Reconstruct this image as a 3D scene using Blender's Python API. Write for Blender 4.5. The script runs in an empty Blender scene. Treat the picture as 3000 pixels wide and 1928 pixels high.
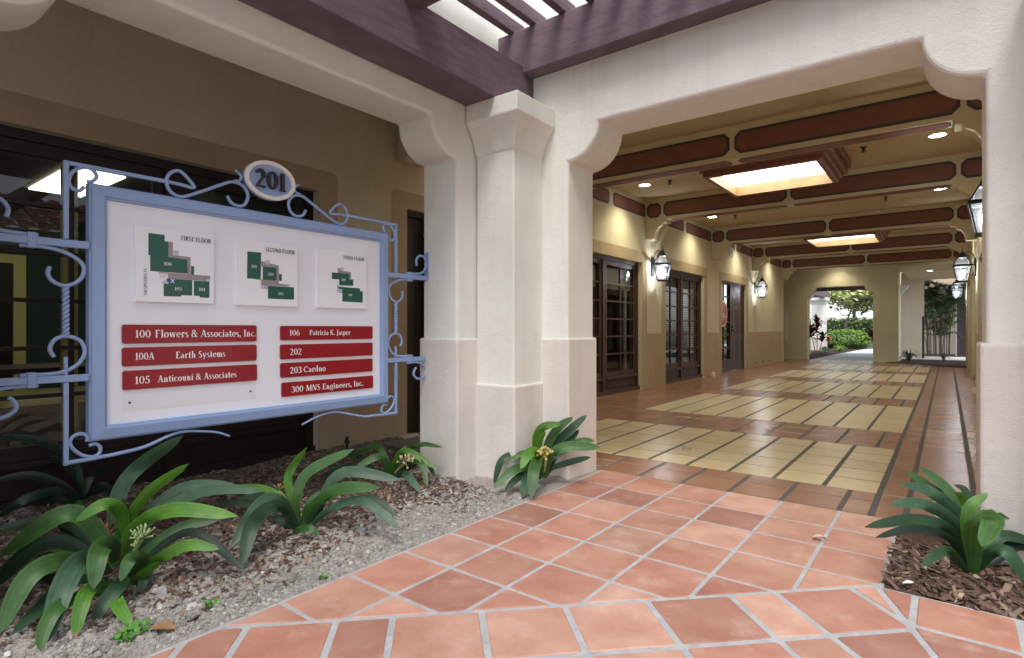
import bpy, math, random
from mathutils import Vector, noise
R = math.radians
random.seed(7)
scn = bpy.context.scene
col = scn.collection

# ------------------------------------------------------------------ camera
CAM_H = 1.05
FPX, CX, CY = 1656.0, 1500.0, 964.0
YAW = math.atan(1275 / 1656.0)
cd = bpy.data.cameras.new('camera'); cam = bpy.data.objects.new('camera', cd); col.objects.link(cam)
cam.location = (0, 0, CAM_H); cam.rotation_euler = (R(90), 0, YAW)
cd.sensor_width = 36; cd.lens = 36 * FPX / 3000; cd.clip_start = 0.05; cd.clip_end = 800
scn.camera = cam
# ------------------------------------------------------------------ light
SUN_EL, SUN_AZ = 62, 150          # azimuth clockwise from +y
w = bpy.data.worlds.new('World'); scn.world = w; w.use_nodes = True
nt = w.node_tree; bg = nt.nodes['Background']
sky = nt.nodes.new('ShaderNodeTexSky'); sky.sky_type = 'NISHITA'; sky.sun_disc = False
sky.sun_elevation = R(SUN_EL); sky.sun_rotation = R(SUN_AZ); sky.air_density = 1.0; sky.dust_density = 1.5
hs = nt.nodes.new('ShaderNodeHueSaturation'); hs.inputs['Saturation'].default_value = 0.45   # overcast: greyed sky
nt.links.new(sky.outputs[0], hs.inputs['Color']); nt.links.new(hs.outputs[0], bg.inputs[0])
bg.inputs[1].default_value = 0.15
sl = bpy.data.lights.new('sun', 'SUN'); sl.energy = 1.25; sl.angle = R(25); sl.color = (1, .975, .94)
so = bpy.data.objects.new('sun', sl); col.objects.link(so)
so.rotation_euler = (R(90 - SUN_EL), 0, R(180 - SUN_AZ)); so.location = (3, -3, 12)
scn.view_settings.view_transform = 'Standard'; scn.view_settings.look = 'None'
scn.view_settings.exposure = 1.42; scn.view_settings.gamma = 1
scn.cycles.max_bounces = 10; scn.cycles.diffuse_bounces = 6; scn.cycles.transparent_max_bounces = 24
scn.cycles.caustics_reflective = False; scn.cycles.caustics_refractive = False
scn.cycles.sample_clamp_indirect = 4.0; scn.cycles.use_denoising = True

# ------------------------------------------------------------------ materials
MATS = {}
def mat(name, base, rough=.6, spec=.5, var=0.0, vscale=6.0, bump=0.0, bscale=60.0, var2=None, metal=0.0, attr=None, sss=0, emit=None, estr=0, dirt=0.0, streak=False, weather=0.0, trowel=0.0, patch=None):
    m = bpy.data.materials.new(name); m.use_nodes = True
    n = m.node_tree.nodes; L = m.node_tree.links; p = n['Principled BSDF']
    p.inputs['Roughness'].default_value = rough; p.inputs['Specular IOR Level'].default_value = spec
    p.inputs['Metallic'].default_value = metal
    c = (*base, 1)
    p.inputs['Base Color'].default_value = c
    tc = n.new('ShaderNodeTexCoord')
    cur = None
    if attr:
        a = n.new('ShaderNodeAttribute'); a.attribute_name = attr; cur = a.outputs['Color']
    if var > 0:
        t = n.new('ShaderNodeTexNoise'); t.inputs['Scale'].default_value = vscale; t.inputs['Detail'].default_value = 7
        t.inputs['Roughness'].default_value = .6
        if streak:
            mp = n.new('ShaderNodeMapping'); mp.inputs['Scale'].default_value = streak
            L.new(tc.outputs['Object'], mp.inputs[0]); L.new(mp.outputs[0], t.inputs['Vector'])
        else: L.new(tc.outputs['Object'], t.inputs['Vector'])
        rp = n.new('ShaderNodeValToRGB'); rp.color_ramp.elements[0].position = .3; rp.color_ramp.elements[1].position = .7
        lo = 1 - var; b2 = var2 or base
        if cur is None:
            rp.color_ramp.elements[0].color = (b2[0]*lo, b2[1]*lo, b2[2]*lo, 1); rp.color_ramp.elements[1].color = c
            L.new(t.outputs[0], rp.inputs[0]); cur = rp.outputs[0]
        else:
            v2 = var2 or (1, 1, 1)
            rp.color_ramp.elements[0].color = (lo*v2[0], lo*v2[1], lo*v2[2], 1); rp.color_ramp.elements[1].color = (1, 1, 1, 1)
            L.new(t.outputs[0], rp.inputs[0])
            mx = n.new('ShaderNodeMix'); mx.data_type = 'RGBA'; mx.blend_type = 'MULTIPLY'; mx.inputs[0].default_value = 1
            L.new(cur, mx.inputs[6]); L.new(rp.outputs[0], mx.inputs[7]); cur = mx.outputs[2]
    if dirt > 0:      # speckle of small stains
        t2 = n.new('ShaderNodeTexNoise'); t2.inputs['Scale'].default_value = 38; t2.inputs['Detail'].default_value = 3
        L.new(tc.outputs['Object'], t2.inputs['Vector'])
        r2 = n.new('ShaderNodeValToRGB'); r2.color_ramp.elements[0].position = .66; r2.color_ramp.elements[1].position = .72
        r2.color_ramp.elements[0].color = (1, 1, 1, 1); r2.color_ramp.elements[1].color = (1-dirt, 1-dirt, 1-dirt*1.05, 1)
        L.new(t2.outputs[0], r2.inputs[0])
        mx = n.new('ShaderNodeMix'); mx.data_type = 'RGBA'; mx.blend_type = 'MULTIPLY'; mx.inputs[0].default_value = 1
        if cur is None: mx.inputs[6].default_value = c
        else: L.new(cur, mx.inputs[6])
        L.new(r2.outputs[0], mx.inputs[7]); cur = mx.outputs[2]
    def layer(scale, mapping, lo, hi, colr, det=5):
        nonlocal cur
        t3 = n.new('ShaderNodeTexNoise'); t3.inputs['Scale'].default_value = scale; t3.inputs['Detail'].default_value = det; t3.inputs['Roughness'].default_value = .65
        mp = n.new('ShaderNodeMapping'); mp.inputs['Scale'].default_value = mapping; L.new(tc.outputs['Object'], mp.inputs[0]); L.new(mp.outputs[0], t3.inputs['Vector'])
        r3 = n.new('ShaderNodeValToRGB'); r3.color_ramp.elements[0].position = lo; r3.color_ramp.elements[1].position = hi
        r3.color_ramp.elements[0].color = (0, 0, 0, 1); r3.color_ramp.elements[1].color = (1, 1, 1, 1); L.new(t3.outputs[0], r3.inputs[0])
        m3 = n.new('ShaderNodeMix'); m3.data_type = 'RGBA'; m3.blend_type = colr[1]
        ms = n.new('ShaderNodeMath'); ms.operation = 'MULTIPLY'; ms.inputs[1].default_value = colr[2]; L.new(r3.outputs[0], ms.inputs[0]); L.new(ms.outputs[0], m3.inputs[0])
        if cur is None: m3.inputs[6].default_value = c
        else: L.new(cur, m3.inputs[6])
        m3.inputs[7].default_value = (*colr[0], 1); cur = m3.outputs[2]
    if weather:
        layer(1.0, (7, 7, .55), .50, .80, ((.62, .57, .50), 'MULTIPLY', weather))
        layer(1.7, (1, 1, 1), .52, .75, ((.80, .76, .70), 'MULTIPLY', weather*.8))
    if patch:
        layer(patch[0], (1, 1, 1), patch[1], patch[2], (patch[3], 'MIX', patch[4]), 8)
    if cur is not None: L.new(cur, p.inputs['Base Color'])
    if bump > 0:
        t = n.new('ShaderNodeTexNoise'); t.inputs['Scale'].default_value = bscale; t.inputs['Detail'].default_value = 6
        L.new(tc.outputs['Object'], t.inputs['Vector'])
        b = n.new('ShaderNodeBump'); b.inputs['Strength'].default_value = bump; b.inputs['Distance'].default_value = .01
        L.new(t.outputs[0], b.inputs['Height']); L.new(b.outputs[0], p.inputs['Normal'])
        if trowel:
            t4 = n.new('ShaderNodeTexNoise'); t4.inputs['Scale'].default_value = 9; t4.inputs['Detail'].default_value = 4; t4.inputs['Distortion'].default_value = .6
            L.new(tc.outputs['Object'], t4.inputs['Vector']); b2_ = n.new('ShaderNodeBump'); b2_.inputs['Strength'].default_value = trowel; b2_.inputs['Distance'].default_value = .03
            L.new(t4.outputs[0], b2_.inputs['Height']); L.new(b2_.outputs[0], b.inputs['Normal'])
    if emit:
        p.inputs['Emission Color'].default_value = (*emit, 1); p.inputs['Emission Strength'].default_value = estr
    if sss:
        p.inputs['Subsurface Weight'].default_value = sss; p.inputs['Subsurface Radius'].default_value = (.02, .03, .01); p.inputs['Subsurface Scale'].default_value = .02
    MATS[name] = m
    return m
def glassmat(name, tint=(.9, .93, .92), rough=.01, ior=1.5, add=0.0, frost=0):
    m = bpy.data.materials.new(name); m.use_nodes = True; n = m.node_tree.nodes; L = m.node_tree.links
    n.remove(n['Principled BSDF']); out = n['Material Output']
    tr = n.new('ShaderNodeBsdfTransparent'); tr.inputs[0].default_value = (*tint, 1)
    gl = n.new('ShaderNodeBsdfGlossy'); gl.inputs['Roughness'].default_value = rough
    fr = n.new('ShaderNodeFresnel'); fr.inputs[0].default_value = ior
    ma = n.new('ShaderNodeMath'); ma.operation = 'ADD'; ma.use_clamp = True; ma.inputs[1].default_value = add; L.new(fr.outputs[0], ma.inputs[0])
    mx = n.new('ShaderNodeMixShader'); L.new(ma.outputs[0], mx.inputs[0]); L.new(tr.outputs[0], mx.inputs[1]); L.new(gl.outputs[0], mx.inputs[2])
    last = mx
    if frost:
        tl = n.new('ShaderNodeBsdfTranslucent'); tl.inputs[0].default_value = (.9, .95, 1, 1); m2 = n.new('ShaderNodeMixShader'); m2.inputs[0].default_value = frost
        L.new(mx.outputs[0], m2.inputs[1]); L.new(tl.outputs[0], m2.inputs[2]); last = m2
    L.new(last.outputs[0], out.inputs[0]); return m

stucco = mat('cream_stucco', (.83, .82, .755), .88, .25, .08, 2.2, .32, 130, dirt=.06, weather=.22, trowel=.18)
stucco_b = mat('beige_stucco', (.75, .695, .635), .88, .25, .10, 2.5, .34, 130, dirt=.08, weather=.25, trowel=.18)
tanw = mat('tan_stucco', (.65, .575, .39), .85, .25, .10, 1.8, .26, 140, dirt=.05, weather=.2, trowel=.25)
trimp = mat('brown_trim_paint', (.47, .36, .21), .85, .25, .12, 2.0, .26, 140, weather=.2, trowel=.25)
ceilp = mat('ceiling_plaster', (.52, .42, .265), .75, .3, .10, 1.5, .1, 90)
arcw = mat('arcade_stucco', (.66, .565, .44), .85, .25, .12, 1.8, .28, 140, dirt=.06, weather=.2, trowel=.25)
arct = mat('arcade_trim_paint', (.46, .355, .255), .85, .3, .12, 2.0, .2, 140)
purple = mat('plum_stained_wood', (.180, .122, .146), .66, .35, .34, 5, .24, 50, streak=(1.2, 1.2, 7), weather=.35, trowel=.15)
brown = mat('dark_brown_paint', (.085, .044, .033), .5, .3, .2, 4, .05, 40)
brownd = mat('near_black_brown_paint', (.026, .015, .015), .45, .4, .2, 4, .05, 40)
red_p = mat('oxide_red_paint', (.225, .098, .072), .7, .3, .18, 4, .08, 80)
blue_p = mat('slate_paint', (.080, .068, .074), .7, .3, .15, 6)
wood = mat('stained_wood', (.26, .105, .065), .5, .4, .3, 4, .1, 30, streak=(8, 8, 1))
woodlit = mat('lit_liner_wood', (.44, .28, .125), .5, .4, .35, 4, .05, 30)  # liner wood in a lighter amber, the skylight's glow put into its colour
glass = glassmat('window_glass')
lglass = glassmat('lantern_glass', (.93, .97, 1.0), .03, 1.45, frost=.035)
iron = mat('black_iron', (.014, .013, .013), .45, .5, .2, 20, .1, 100, metal=.3)
signblue = mat('powder_blue_paint', (.29, .41, .67), .42, .5, .10, 5, .08, 60, dirt=.10, weather=.18)
signwhite = mat('white_board', (.86, .885, .95), .35, .5, .05, 2.5, weather=.10)
panelwhite = mat('white_acrylic', (.90, .92, .97), .25, .5, .03, 3)
signred = mat('dark_red_acrylic', (.32, .012, .022), .22, .5, .18, 3, dirt=.0)
signgreen = mat('plan_green', (.022, .115, .085), .3, .5, .12, 4)
signgrey = mat('plan_grey', (.33, .28, .30), .3, .5)
signlg = mat('plan_light_grey', (.55, .56, .60), .3, .5)
ink = mat('navy_ink', (.02, .02, .07), .4, .4)
inkl = mat('plan_blue', (.05, .09, .35), .4, .4)
white_l = mat('white_lettering', (.86, .86, .86), .4, .4)
ghost = mat('old_plate_mark', (.80, .82, .85), .4, .4, .04, 6)
numdark = mat('dark_bronze', (.035, .03, .032), .4, .5, metal=.2)
signcream = mat('cream_paint', (.80, .78, .74), .4, .5)
tile_o = mat('terracotta_tile', (.5, .25, .18), .62, .3, .26, 4.2, .16, 26, attr='tint', var2=(1.0, .80, .74), dirt=.10, trowel=.12, patch=(6.5, .54, .72, (.62, .48, .42), .34))
tile_t = mat('quarry_tile', (.4, .2, .12), .27, .5, .16, 5, .06, 26, attr='tint', var2=(1, .88, .8), dirt=.1, patch=(3.1, .5, .75, (.30, .21, .15), .4))
tile_y = mat('buff_tile', (.55, .42, .2), .28, .5, .14, 7, .06, 26, attr='tint', var2=(1, .93, .8), dirt=.08, patch=(2.3, .5, .75, (.42, .35, .24), .35))
grout_l = mat('pale_grout', (.46, .465, .475), .9, .2, .28, 14, .5, 160, dirt=.18)
grout_d = mat('dark_grout', (.115, .105, .098), .9, .2, .3, 14, .3, 120)
soil_m = mat('dry_soil', (.35, .315, .275), .95, .1, .55, 7, 1.0, 60, var2=(.72, .66, .60))
mulch_soil = mat('dark_soil', (.11, .07, .055), .95, .1, .5, 9, .9, 70)
chip_m = mat('bark_chip', (.2, .1, .06), .85, .2, .3, 40, attr='tint')
peb_m = mat('pebble', (.4, .38, .36), .85, .2, .3, 60, .3, 200, attr='tint')
leaf_m = mat('strap_leaf', (.05, .12, .04), .42, .32, .34, 16, .08, 60, attr='tint', var2=(.85, .95, .9), sss=.0)
leaf2_m = mat('foliage', (.05, .12, .04), .5, .4, attr='tint')
stalk_m = mat('flower_stalk', (.2, .3, .08), .5, .4, attr='tint')
conc = mat('concrete', (.64, .635, .63), .9, .2, .2, 3, .3, 80)
slate = mat('grey_stone_slab', (.13, .115, .12), .85, .3, .3, 6, .3, 60)
asph = mat('asphalt', (.07, .07, .075), .9, .2, .2, 5)
earth = mat('earth', (.17, .14, .11), .95, .1, .3, 3)
bark_m = mat('bark', (.20, .15, .12), .9, .2, .4, 12, .5, 40)
roomgreen = mat('green_room_wall', (.050, .080, .070), .8, .3)
roomdark = mat('dim_room_wall', (.10, .098, .10), .8, .3)
roomwhite = mat('room_ceiling', (.26, .25, .22), .8, .3)
yellowp = mat('yellow_trim_paint', (.78, .68, .26), .6, .4)
paleblind = mat('pale_blind', (.55, .53, .46), .7, .3)
greyblind = mat('grey_blind', (.36, .35, .33), .6, .4)
tilecap = mat('red_roof_tile', (.30, .11, .07), .8, .3, .4, 3, .3, 20)
lightp = mat('fluorescent_diffuser', (.9, .9, .85), .5, .5, emit=(1, .95, .74), estr=1.5)
skyp = mat('acrylic_skylight', (.9, .9, .9), .5, .5, emit=(1, 1, 1), estr=2.4)
bulb = mat('lamp_bulb', (1, 1, 1), .5, .5, emit=(.85, .92, 1), estr=30)
lens = mat('downlight_lens', (1, 1, 1), .5, .5, emit=(1, .95, .86), estr=14)
chrome = mat('brass_handle', (.12, .10, .08), .3, .5, metal=.9)
blackp = mat('black_plastic', (.012, .012, .012), .5, .5)
whitep = mat('white_metal', (.62, .56, .44), .5, .5)
carred = mat('red_car_paint', (.35, .02, .02), .25, .6)
carglass = mat('car_glass', (.03, .03, .035), .1, .6)
carwhite = mat('white_car_paint', (.75, .75, .78), .25, .6)
tyre = mat('tyre_rubber', (.02, .02, .02), .8, .3)
hub = mat('wheel_metal', (.4, .4, .42), .35, .5, metal=.7)

# ------------------------------------------------------------------ mesh helpers
class MB:
    def __init__(s): s.v = []; s.f = []; s.mi = []; s.cc = []; s.m = 0; s.c = (1, 1, 1)
    def vert(s, p): s.v.append(tuple(p)); return len(s.v) - 1
    def face(s, idx): s.f.append(tuple(idx)); s.mi.append(s.m); s.cc.append(s.c)
    def poly(s, pts): s.face([s.vert(p) for p in pts])
    def box(s, x0, x1, y0, y1, z0, z1):
        i = [s.vert(p) for p in ((x0,y0,z0),(x1,y0,z0),(x1,y1,z0),(x0,y1,z0),(x0,y0,z1),(x1,y0,z1),(x1,y1,z1),(x0,y1,z1))]
        for q in ((0,3,2,1),(4,5,6,7),(0,1,5,4),(1,2,6,5),(2,3,7,6),(3,0,4,7)): s.face([i[k] for k in q])
        return s
    def prism(s, pts, ax, a, b):        # pts 2D polygon, extruded along axis from a to b
        def P(u, v, t): return {'x': (t, u, v), 'y': (u, t, v), 'z': (u, v, t)}[ax]
        A = [s.vert(P(u, v, a)) for u, v in pts]; B = [s.vert(P(u, v, b)) for u, v in pts]
        n = len(pts); s.face(A[::-1]); s.face(B)
        for k in range(n): s.face([A[k], A[(k+1) % n], B[(k+1) % n], B[k]])
        return s
    def tube(s, pts, r, n=8, cap=True, rs=None):
        pts = [Vector(p) for p in pts]; rings = []; up = None
        for i, p in enumerate(pts):
            t = (pts[min(i+1, len(pts)-1)] - pts[max(i-1, 0)]).normalized()
            if up is None:
                up = Vector((0, 0, 1)) if abs(t.z) < .9 else Vector((1, 0, 0))
            a = t.cross(up)
            if a.length < 1e-6: a = t.orthogonal()
            a.normalize(); b = a.cross(t).normalized(); up = b
            rr = rs[i] if rs else r
            rings.append([s.vert(p + a*rr*math.cos(2*math.pi*k/n) + b*rr*math.sin(2*math.pi*k/n)) for k in range(n)])
        for i in range(len(rings)-1):
            for k in range(n): s.face([rings[i][k], rings[i][(k+1) % n], rings[i+1][(k+1) % n], rings[i+1][k]])
        if cap: s.face(rings[0][::-1]); s.face(rings[-1])
        return s
    def lathe(s, prof, c, n=20, ax='z', cap=False):     # prof [(r,h)]
        rings = []
        for r, h in prof:
            ring = []
            for k in range(n):
                a = 2*math.pi*k/n; u, v = r*math.cos(a), r*math.sin(a)
                ring.append(s.vert({'z': (c[0]+u, c[1]+v, c[2]+h), 'x': (c[0]+h, c[1]+u, c[2]+v), 'y': (c[0]+u, c[1]+h, c[2]+v)}[ax]))
            rings.append(ring)
        for i in range(len(rings)-1):
            for k in range(n): s.face([rings[i][k], rings[i][(k+1) % n], rings[i+1][(k+1) % n], rings[i+1][k]])
        if cap: s.face(rings[0][::-1]); s.face(rings[-1])
        return s
    def build(s, name, mats, parent=None, smooth=False, bevel=0, seg=2, loc=None):
        me = bpy.data.meshes.new(name); me.from_pydata(s.v, [], s.f)
        if not isinstance(mats, (list, tuple)): mats = [mats]
        for m in mats: me.materials.append(m)
        me.polygons.foreach_set('material_index', s.mi)
        if any(c != (1, 1, 1) for c in s.cc):
            ca = me.color_attributes.new('tint', 'FLOAT_COLOR', 'CORNER'); d = []
            for f, c in zip(s.f, s.cc): d += [c[0], c[1], c[2], 1.0] * len(f)
            ca.data.foreach_set('color', d)
        if smooth: me.polygons.foreach_set('use_smooth', [True]*len(s.f))
        me.update()
        o = bpy.data.objects.new(name, me); col.objects.link(o)
        if loc: o.location = loc
        if parent: o.parent = parent
        if bevel:
            b = o.modifiers.new('b', 'BEVEL'); b.width = bevel; b.segments = seg; b.limit_method = 'ANGLE'; b.angle_limit = R(35)
        return o
def tag(o, label=None, cat=None, group=None, kind=None):
    if label: o['label'] = label
    if cat: o['category'] = cat
    if group: o['group'] = group
    if kind: o['kind'] = kind
    return o
def empty(name, label, cat, group=None, loc=(0, 0, 0), rz=0):
    o = bpy.data.objects.new(name, None); o.empty_display_size = .1; col.objects.link(o); o.location = loc; o.rotation_euler = (0, 0, rz)
    return tag(o, label, cat, group)
def dup(root, loc, rz, label):
    def cp(o, par):
        c = o.copy(); col.objects.link(c); c.parent = par
        for ch in list(o.children): cp(ch, c)
        return c
    r = cp(root, None); r.location = loc; r.rotation_euler = (0, 0, rz); r['label'] = label
    return r
FW = Vector((-math.sin(YAW), math.cos(YAW), 0)); RT = Vector((math.cos(YAW), math.sin(YAW), 0))
def at(px, py, d):                   # survey helper: bearing and depth to a world point
    return FW*d + RT*(d*(px-CX)/FPX) + Vector((0, 0, CAM_H + d*(CY-py)/FPX))
def smoothpath(pts, n=6):
    pts = [Vector(p) for p in pts]; out = []
    P = [pts[0]*2-pts[1]] + pts + [pts[-1]*2-pts[-2]]
    for i in range(1, len(P)-2):
        a, b, c, d = P[i-1], P[i], P[i+1], P[i+2]
        for k in range(n):
            t = k/n
            out.append(.5*((2*b)+(c-a)*t+(2*a-5*b+4*c-d)*t*t+(3*b-a-3*c+d)*t**3))
    out.append(pts[-1]); return out
def ovolo(cx, cz, rx, rz, a0, a1, n=10): return [(cx+rx*math.cos(R(a0+(a1-a0)*k/n)), cz+rz*math.sin(R(a0+(a1-a0)*k/n))) for k in range(n+1)]

# ------------------------------------------------------------------ ground sheets
m = MB(); m.poly([(-150, -60, -.06), (150, -60, -.06), (150, 300, -.06), (-150, 300, -.06)])
tag(m.build('ground', earth), kind='structure')

# ------------------------------------------------------------------ tiled paving
def clip(poly, a, b, c):             # keep a*x+b*y<=c
    out = []; n = len(poly)
    for i in range(n):
        p, q = poly[i], poly[(i+1) % n]; fp, fq = a*p[0]+b*p[1]-c, a*q[0]+b*q[1]-c
        if fp <= 0: out.append(p)
        if (fp < 0 < fq) or (fq < 0 < fp):
            t = fp/(fp-fq); out.append((p[0]+(q[0]-p[0])*t, p[1]+(q[1]-p[1])*t))
    return out
def area(p): return .5*sum(p[i][0]*p[(i+1) % len(p)][1]-p[(i+1) % len(p)][0]*p[i][1] for i in range(len(p)))
def inset(poly, d):
    if area(poly) < 0: poly = poly[::-1]
    out = poly
    n = len(poly)
    for i in range(n):
        p, q = poly[i], poly[(i+1) % n]; ex, ey = q[0]-p[0], q[1]-p[1]; l = math.hypot(ex, ey)
        if l < 1e-5: continue
        nx, ny = ey/l, -ex/l
        out = clip(out, nx, ny, nx*p[0]+ny*p[1]-d)
        if len(out) < 3: return []
    return out
def rounded(poly, r):
    out = []; n = len(poly)
    for i in range(n):
        p0, p, p1 = Vector(poly[i-1]), Vector(poly[i]), Vector(poly[(i+1) % n])
        a, b = p0-p, p1-p
        ra = min(r, a.length*.3, b.length*.3)
        if ra < 1e-4: out.append(tuple(p)); continue
        s, e = p+a.normalized()*ra, p+b.normalized()*ra
        for t in (0, .5, 1): out.append(tuple(s*(1-t)**2+p*2*t*(1-t)+e*t*t))
    return out
def tile(mb, poly, g, c, rad=.012, dz=.0, edge=.005):
    q = inset(poly, g)
    if len(q) < 3 or abs(area(q)) < .0012: return
    q = rounded(q, rad) if rad else q
    i1 = inset(q, edge)
    if len(i1) < 3 or len(i1) != len(q):
        ce = (sum(p[0] for p in q)/len(q), sum(p[1] for p in q)/len(q)); rr = max(math.hypot(p[0]-ce[0], p[1]-ce[1]) for p in q)
        k = 1-edge*1.4/rr; i1 = [(ce[0]+(p[0]-ce[0])*k, ce[1]+(p[1]-ce[1])*k) for p in q]
    mb.c = c
    tl = [random.uniform(-.0012, .0012) for _ in range(2)]; c0 = q[0]
    lo = [mb.vert((p[0], p[1], -.012)) for p in q]; up = [mb.vert((p[0], p[1], -.0028+dz)) for p in q]
    hi = [mb.vert((p[0], p[1], dz+tl[0]*(p[0]-c0[0])*2+tl[1]*(p[1]-c0[1])*2)) for p in i1]
    n = len(q)
    for k in range(n):
        j = (k+1) % n
        mb.face([lo[k], lo[j], up[j], up[k]]); mb.face([up[k], up[j], hi[j], hi[k]])
    mb.face(hi)
def tcol_o():
    v = random.gauss(1, .10); h = random.random(); s = random.random()
    base = (.46, .248, .180) if h < .48 else ((.535, .322, .240) if h < .82 else (.395, .198, .145))
    return (base[0]*v, base[1]*v*(.96+.08*s), base[2]*v*(.94+.12*s))
def tcol_t():
    v = random.gauss(1, .07); return (.29*v, .145*v, .082*v)
def tcol_y():
    v = random.gauss(1, .05); return (.56*v, .455*v*random.uniform(.97, 1.02), .275*v)
mo, mt, my = MB(), MB(), MB()
xs = [-.49-.311*k for k in range(5)] + [-2.035]
XC = [-.21, -.49, -.80, -1.112, -1.423, -1.734, -2.035]
YR = [.3+.318*k for k in range(3)] + [1.178, 1.49, 1.808, 2.115, 2.437, 2.767, 3.086, 3.396, 3.75]
for i in range(len(XC)-1):
    for j in range(len(YR)-1):
        p = [(XC[i+1], YR[j]), (XC[i], YR[j]), (XC[i], YR[j+1]), (XC[i+1], YR[j+1])]
        p = clip(p, 1, -1, -2.98)
        if len(p) >= 3: tile(mo, p, .0088, tcol_o())
# diagonal course: s along (1,1), t=y-x
SL = [-3.4, -2.9, -2.45, -2.0, -1.55, -1.2, -.947, -.516, -.234, .224, .673, 1.13, 1.613, 1.885, 2.345, 2.53, 2.99, 3.45]
TL = [2.98, 2.52, 2.06, 1.6, 1.14, .68, .22, -.24]
md = (.383, -.924)                     # mitre line through (-.238,2.764)
for i in range(len(SL)-1):
    for j in range(len(TL)-1):
        s0, s1, t0, t1 = SL[i], SL[i+1], TL[j+1], TL[j]
        p = [((s-t)/2, (s+t)/2) for s, t in ((s0, t1), (s0, t0), (s1, t0), (s1, t1))]
        p = clip(p, -1, 0, 2.035)
        p = clip(p, -md[1], md[0], -md[1]*-.238+md[0]*2.764)
        if len(p) >= 3: tile(mo, p, .0118, tcol_o())
# right hand grid
XG = [-.5, -.1, .205, .52, .835, 1.15, 1.47, 1.8]
YG = [2.743, 2.457, 2.14, 1.82, 1.5, 1.18, .86]
for i in range(len(XG)-1):
    for j in range(len(YG)-1):
        p = [(XG[i], YG[j+1]), (XG[i+1], YG[j+1]), (XG[i+1], YG[j]), (XG[i], YG[j])]
        p = clip(p, md[1], -md[0], md[1]*-.238-md[0]*2.764)
        if len(p) >= 3: tile(mo, p, .0115, tcol_o())
paving = mo.build('terracotta_paving', tile_o, smooth=False); tag(paving, kind='structure')
m = MB(); m.prism([(-2.040, -3), (3, -3), (3, 2.743), (-.205, 2.743), (-.205, 3.75), (-2.040, 3.75)], 'z', -.12, -.0030)
tag(m.build('grout_bed', grout_l), kind='structure')
# passage floor
Y0P, PW, CW = 4.28, .332, .3135
rows = [(3.75, 4.06), (4.06, 4.28)] + [(Y0P+PW*k, Y0P+PW*(k+1)) for k in range(52)]
for ri, (ya, yb) in enumerate(rows):
    k = ri-2; yel = k >= 0 and (k % 10) < (5 if k < 10 else 7) and k < 45
    if k >= 8: yel = ((k-8) % 10) < 7 and k < 45
    elif k >= 0: yel = k < 5
    for c in range(13):
        if yel and c < 9:
            xb = -.345-CW*c; tile(my, [(xb-CW+.008, ya), (xb-.008, ya), (xb-.008, yb), (xb-CW+.008, yb)], .0060, tcol_y(), .004)
        elif yel:
            xb = -.345-CW*c
            if xb-CW > -4.5: tile(mt, [(xb-CW+.006, ya), (xb-.006, ya), (xb-.006, yb), (xb-CW+.006, yb)], .004, tcol_t(), .004)
        else:
            off = .16 if True else 0
            xb = -.345-CW*c+off if c else -.345; xa = -.345-CW*(c+1)+off
            if xa > -4.5: tile(mt, [(xa+.008, ya), (xb-.008, ya), (xb-.008, yb), (xa+.008, yb)], .0042, tcol_t(), .004)
    for xa, xb in ((-.332, -.192), (-.176, .128), (.147, .44)):
        if yb < 19.75: tile(mt, [(xa, ya), (xb, ya), (xb, yb), (xa, yb)], .005, tcol_t(), .006)
tag(mt.build('passage_terracotta_floor', tile_t), kind='structure')
tag(my.build('passage_buff_floor', tile_y), kind='structure')
m = MB(); m.poly([(-4.5, 3.75, -.0022), (.6, 3.75, -.0022), (.6, 21.3, -.0022), (-4.5, 21.3, -.0022)])
tag(m.build('passage_grout_bed', grout_d), kind='structure')

# ------------------------------------------------------------------ planting soil
def soilh(x, y):
    h = .028*noise.noise((x*1.7, y*1.7, 3)) + .022*noise.noise((x*6, y*6, 9)) + .020*noise.noise((x*15, y*15, 5)) + .012*noise.noise((x*33, y*33, 1))
    if x < -1: h += .015*min(1, (-2.03-x)/.5) - .012
    else: h += -.01
    e = (-2.036-x)/.10 if x < -1 else (x+.208)/.08
    if e < 1: h = max(h, -.006)*max(0, e)+(1-max(0, e))*-.004
    return h
def soil_patch(name, x0, x1, y0, y1, m_, st=.015):
    mb = MB(); nx, ny = int((x1-x0)/st), int((y1-y0)/st); g = []
    for i in range(nx+1):
        for j in range(ny+1):
            x, y = x0+(x1-x0)*i/nx, y0+(y1-y0)*j/ny; g.append(mb.vert((x, y, soilh(x, y))))
    for i in range(nx):
        for j in range(ny):
            a = i*(ny+1)+j; mb.face([a, a+ny+1, a+ny+2, a+1])
    return tag(mb.build(name, m_, smooth=True), kind='structure')
soil_patch('planting_soil', -4.5, -2.036, -.6, 3.9, soil_m)
soil_patch('bed_soil', -.208, 1.9, 2.745, 3.62, mulch_soil)
m = MB(); m.poly([(-3.4, 3.385, .001), (-2.03, 3.385, .001), (-2.03, 3.75, .001), (-3.4, 3.75, .001)])

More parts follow.
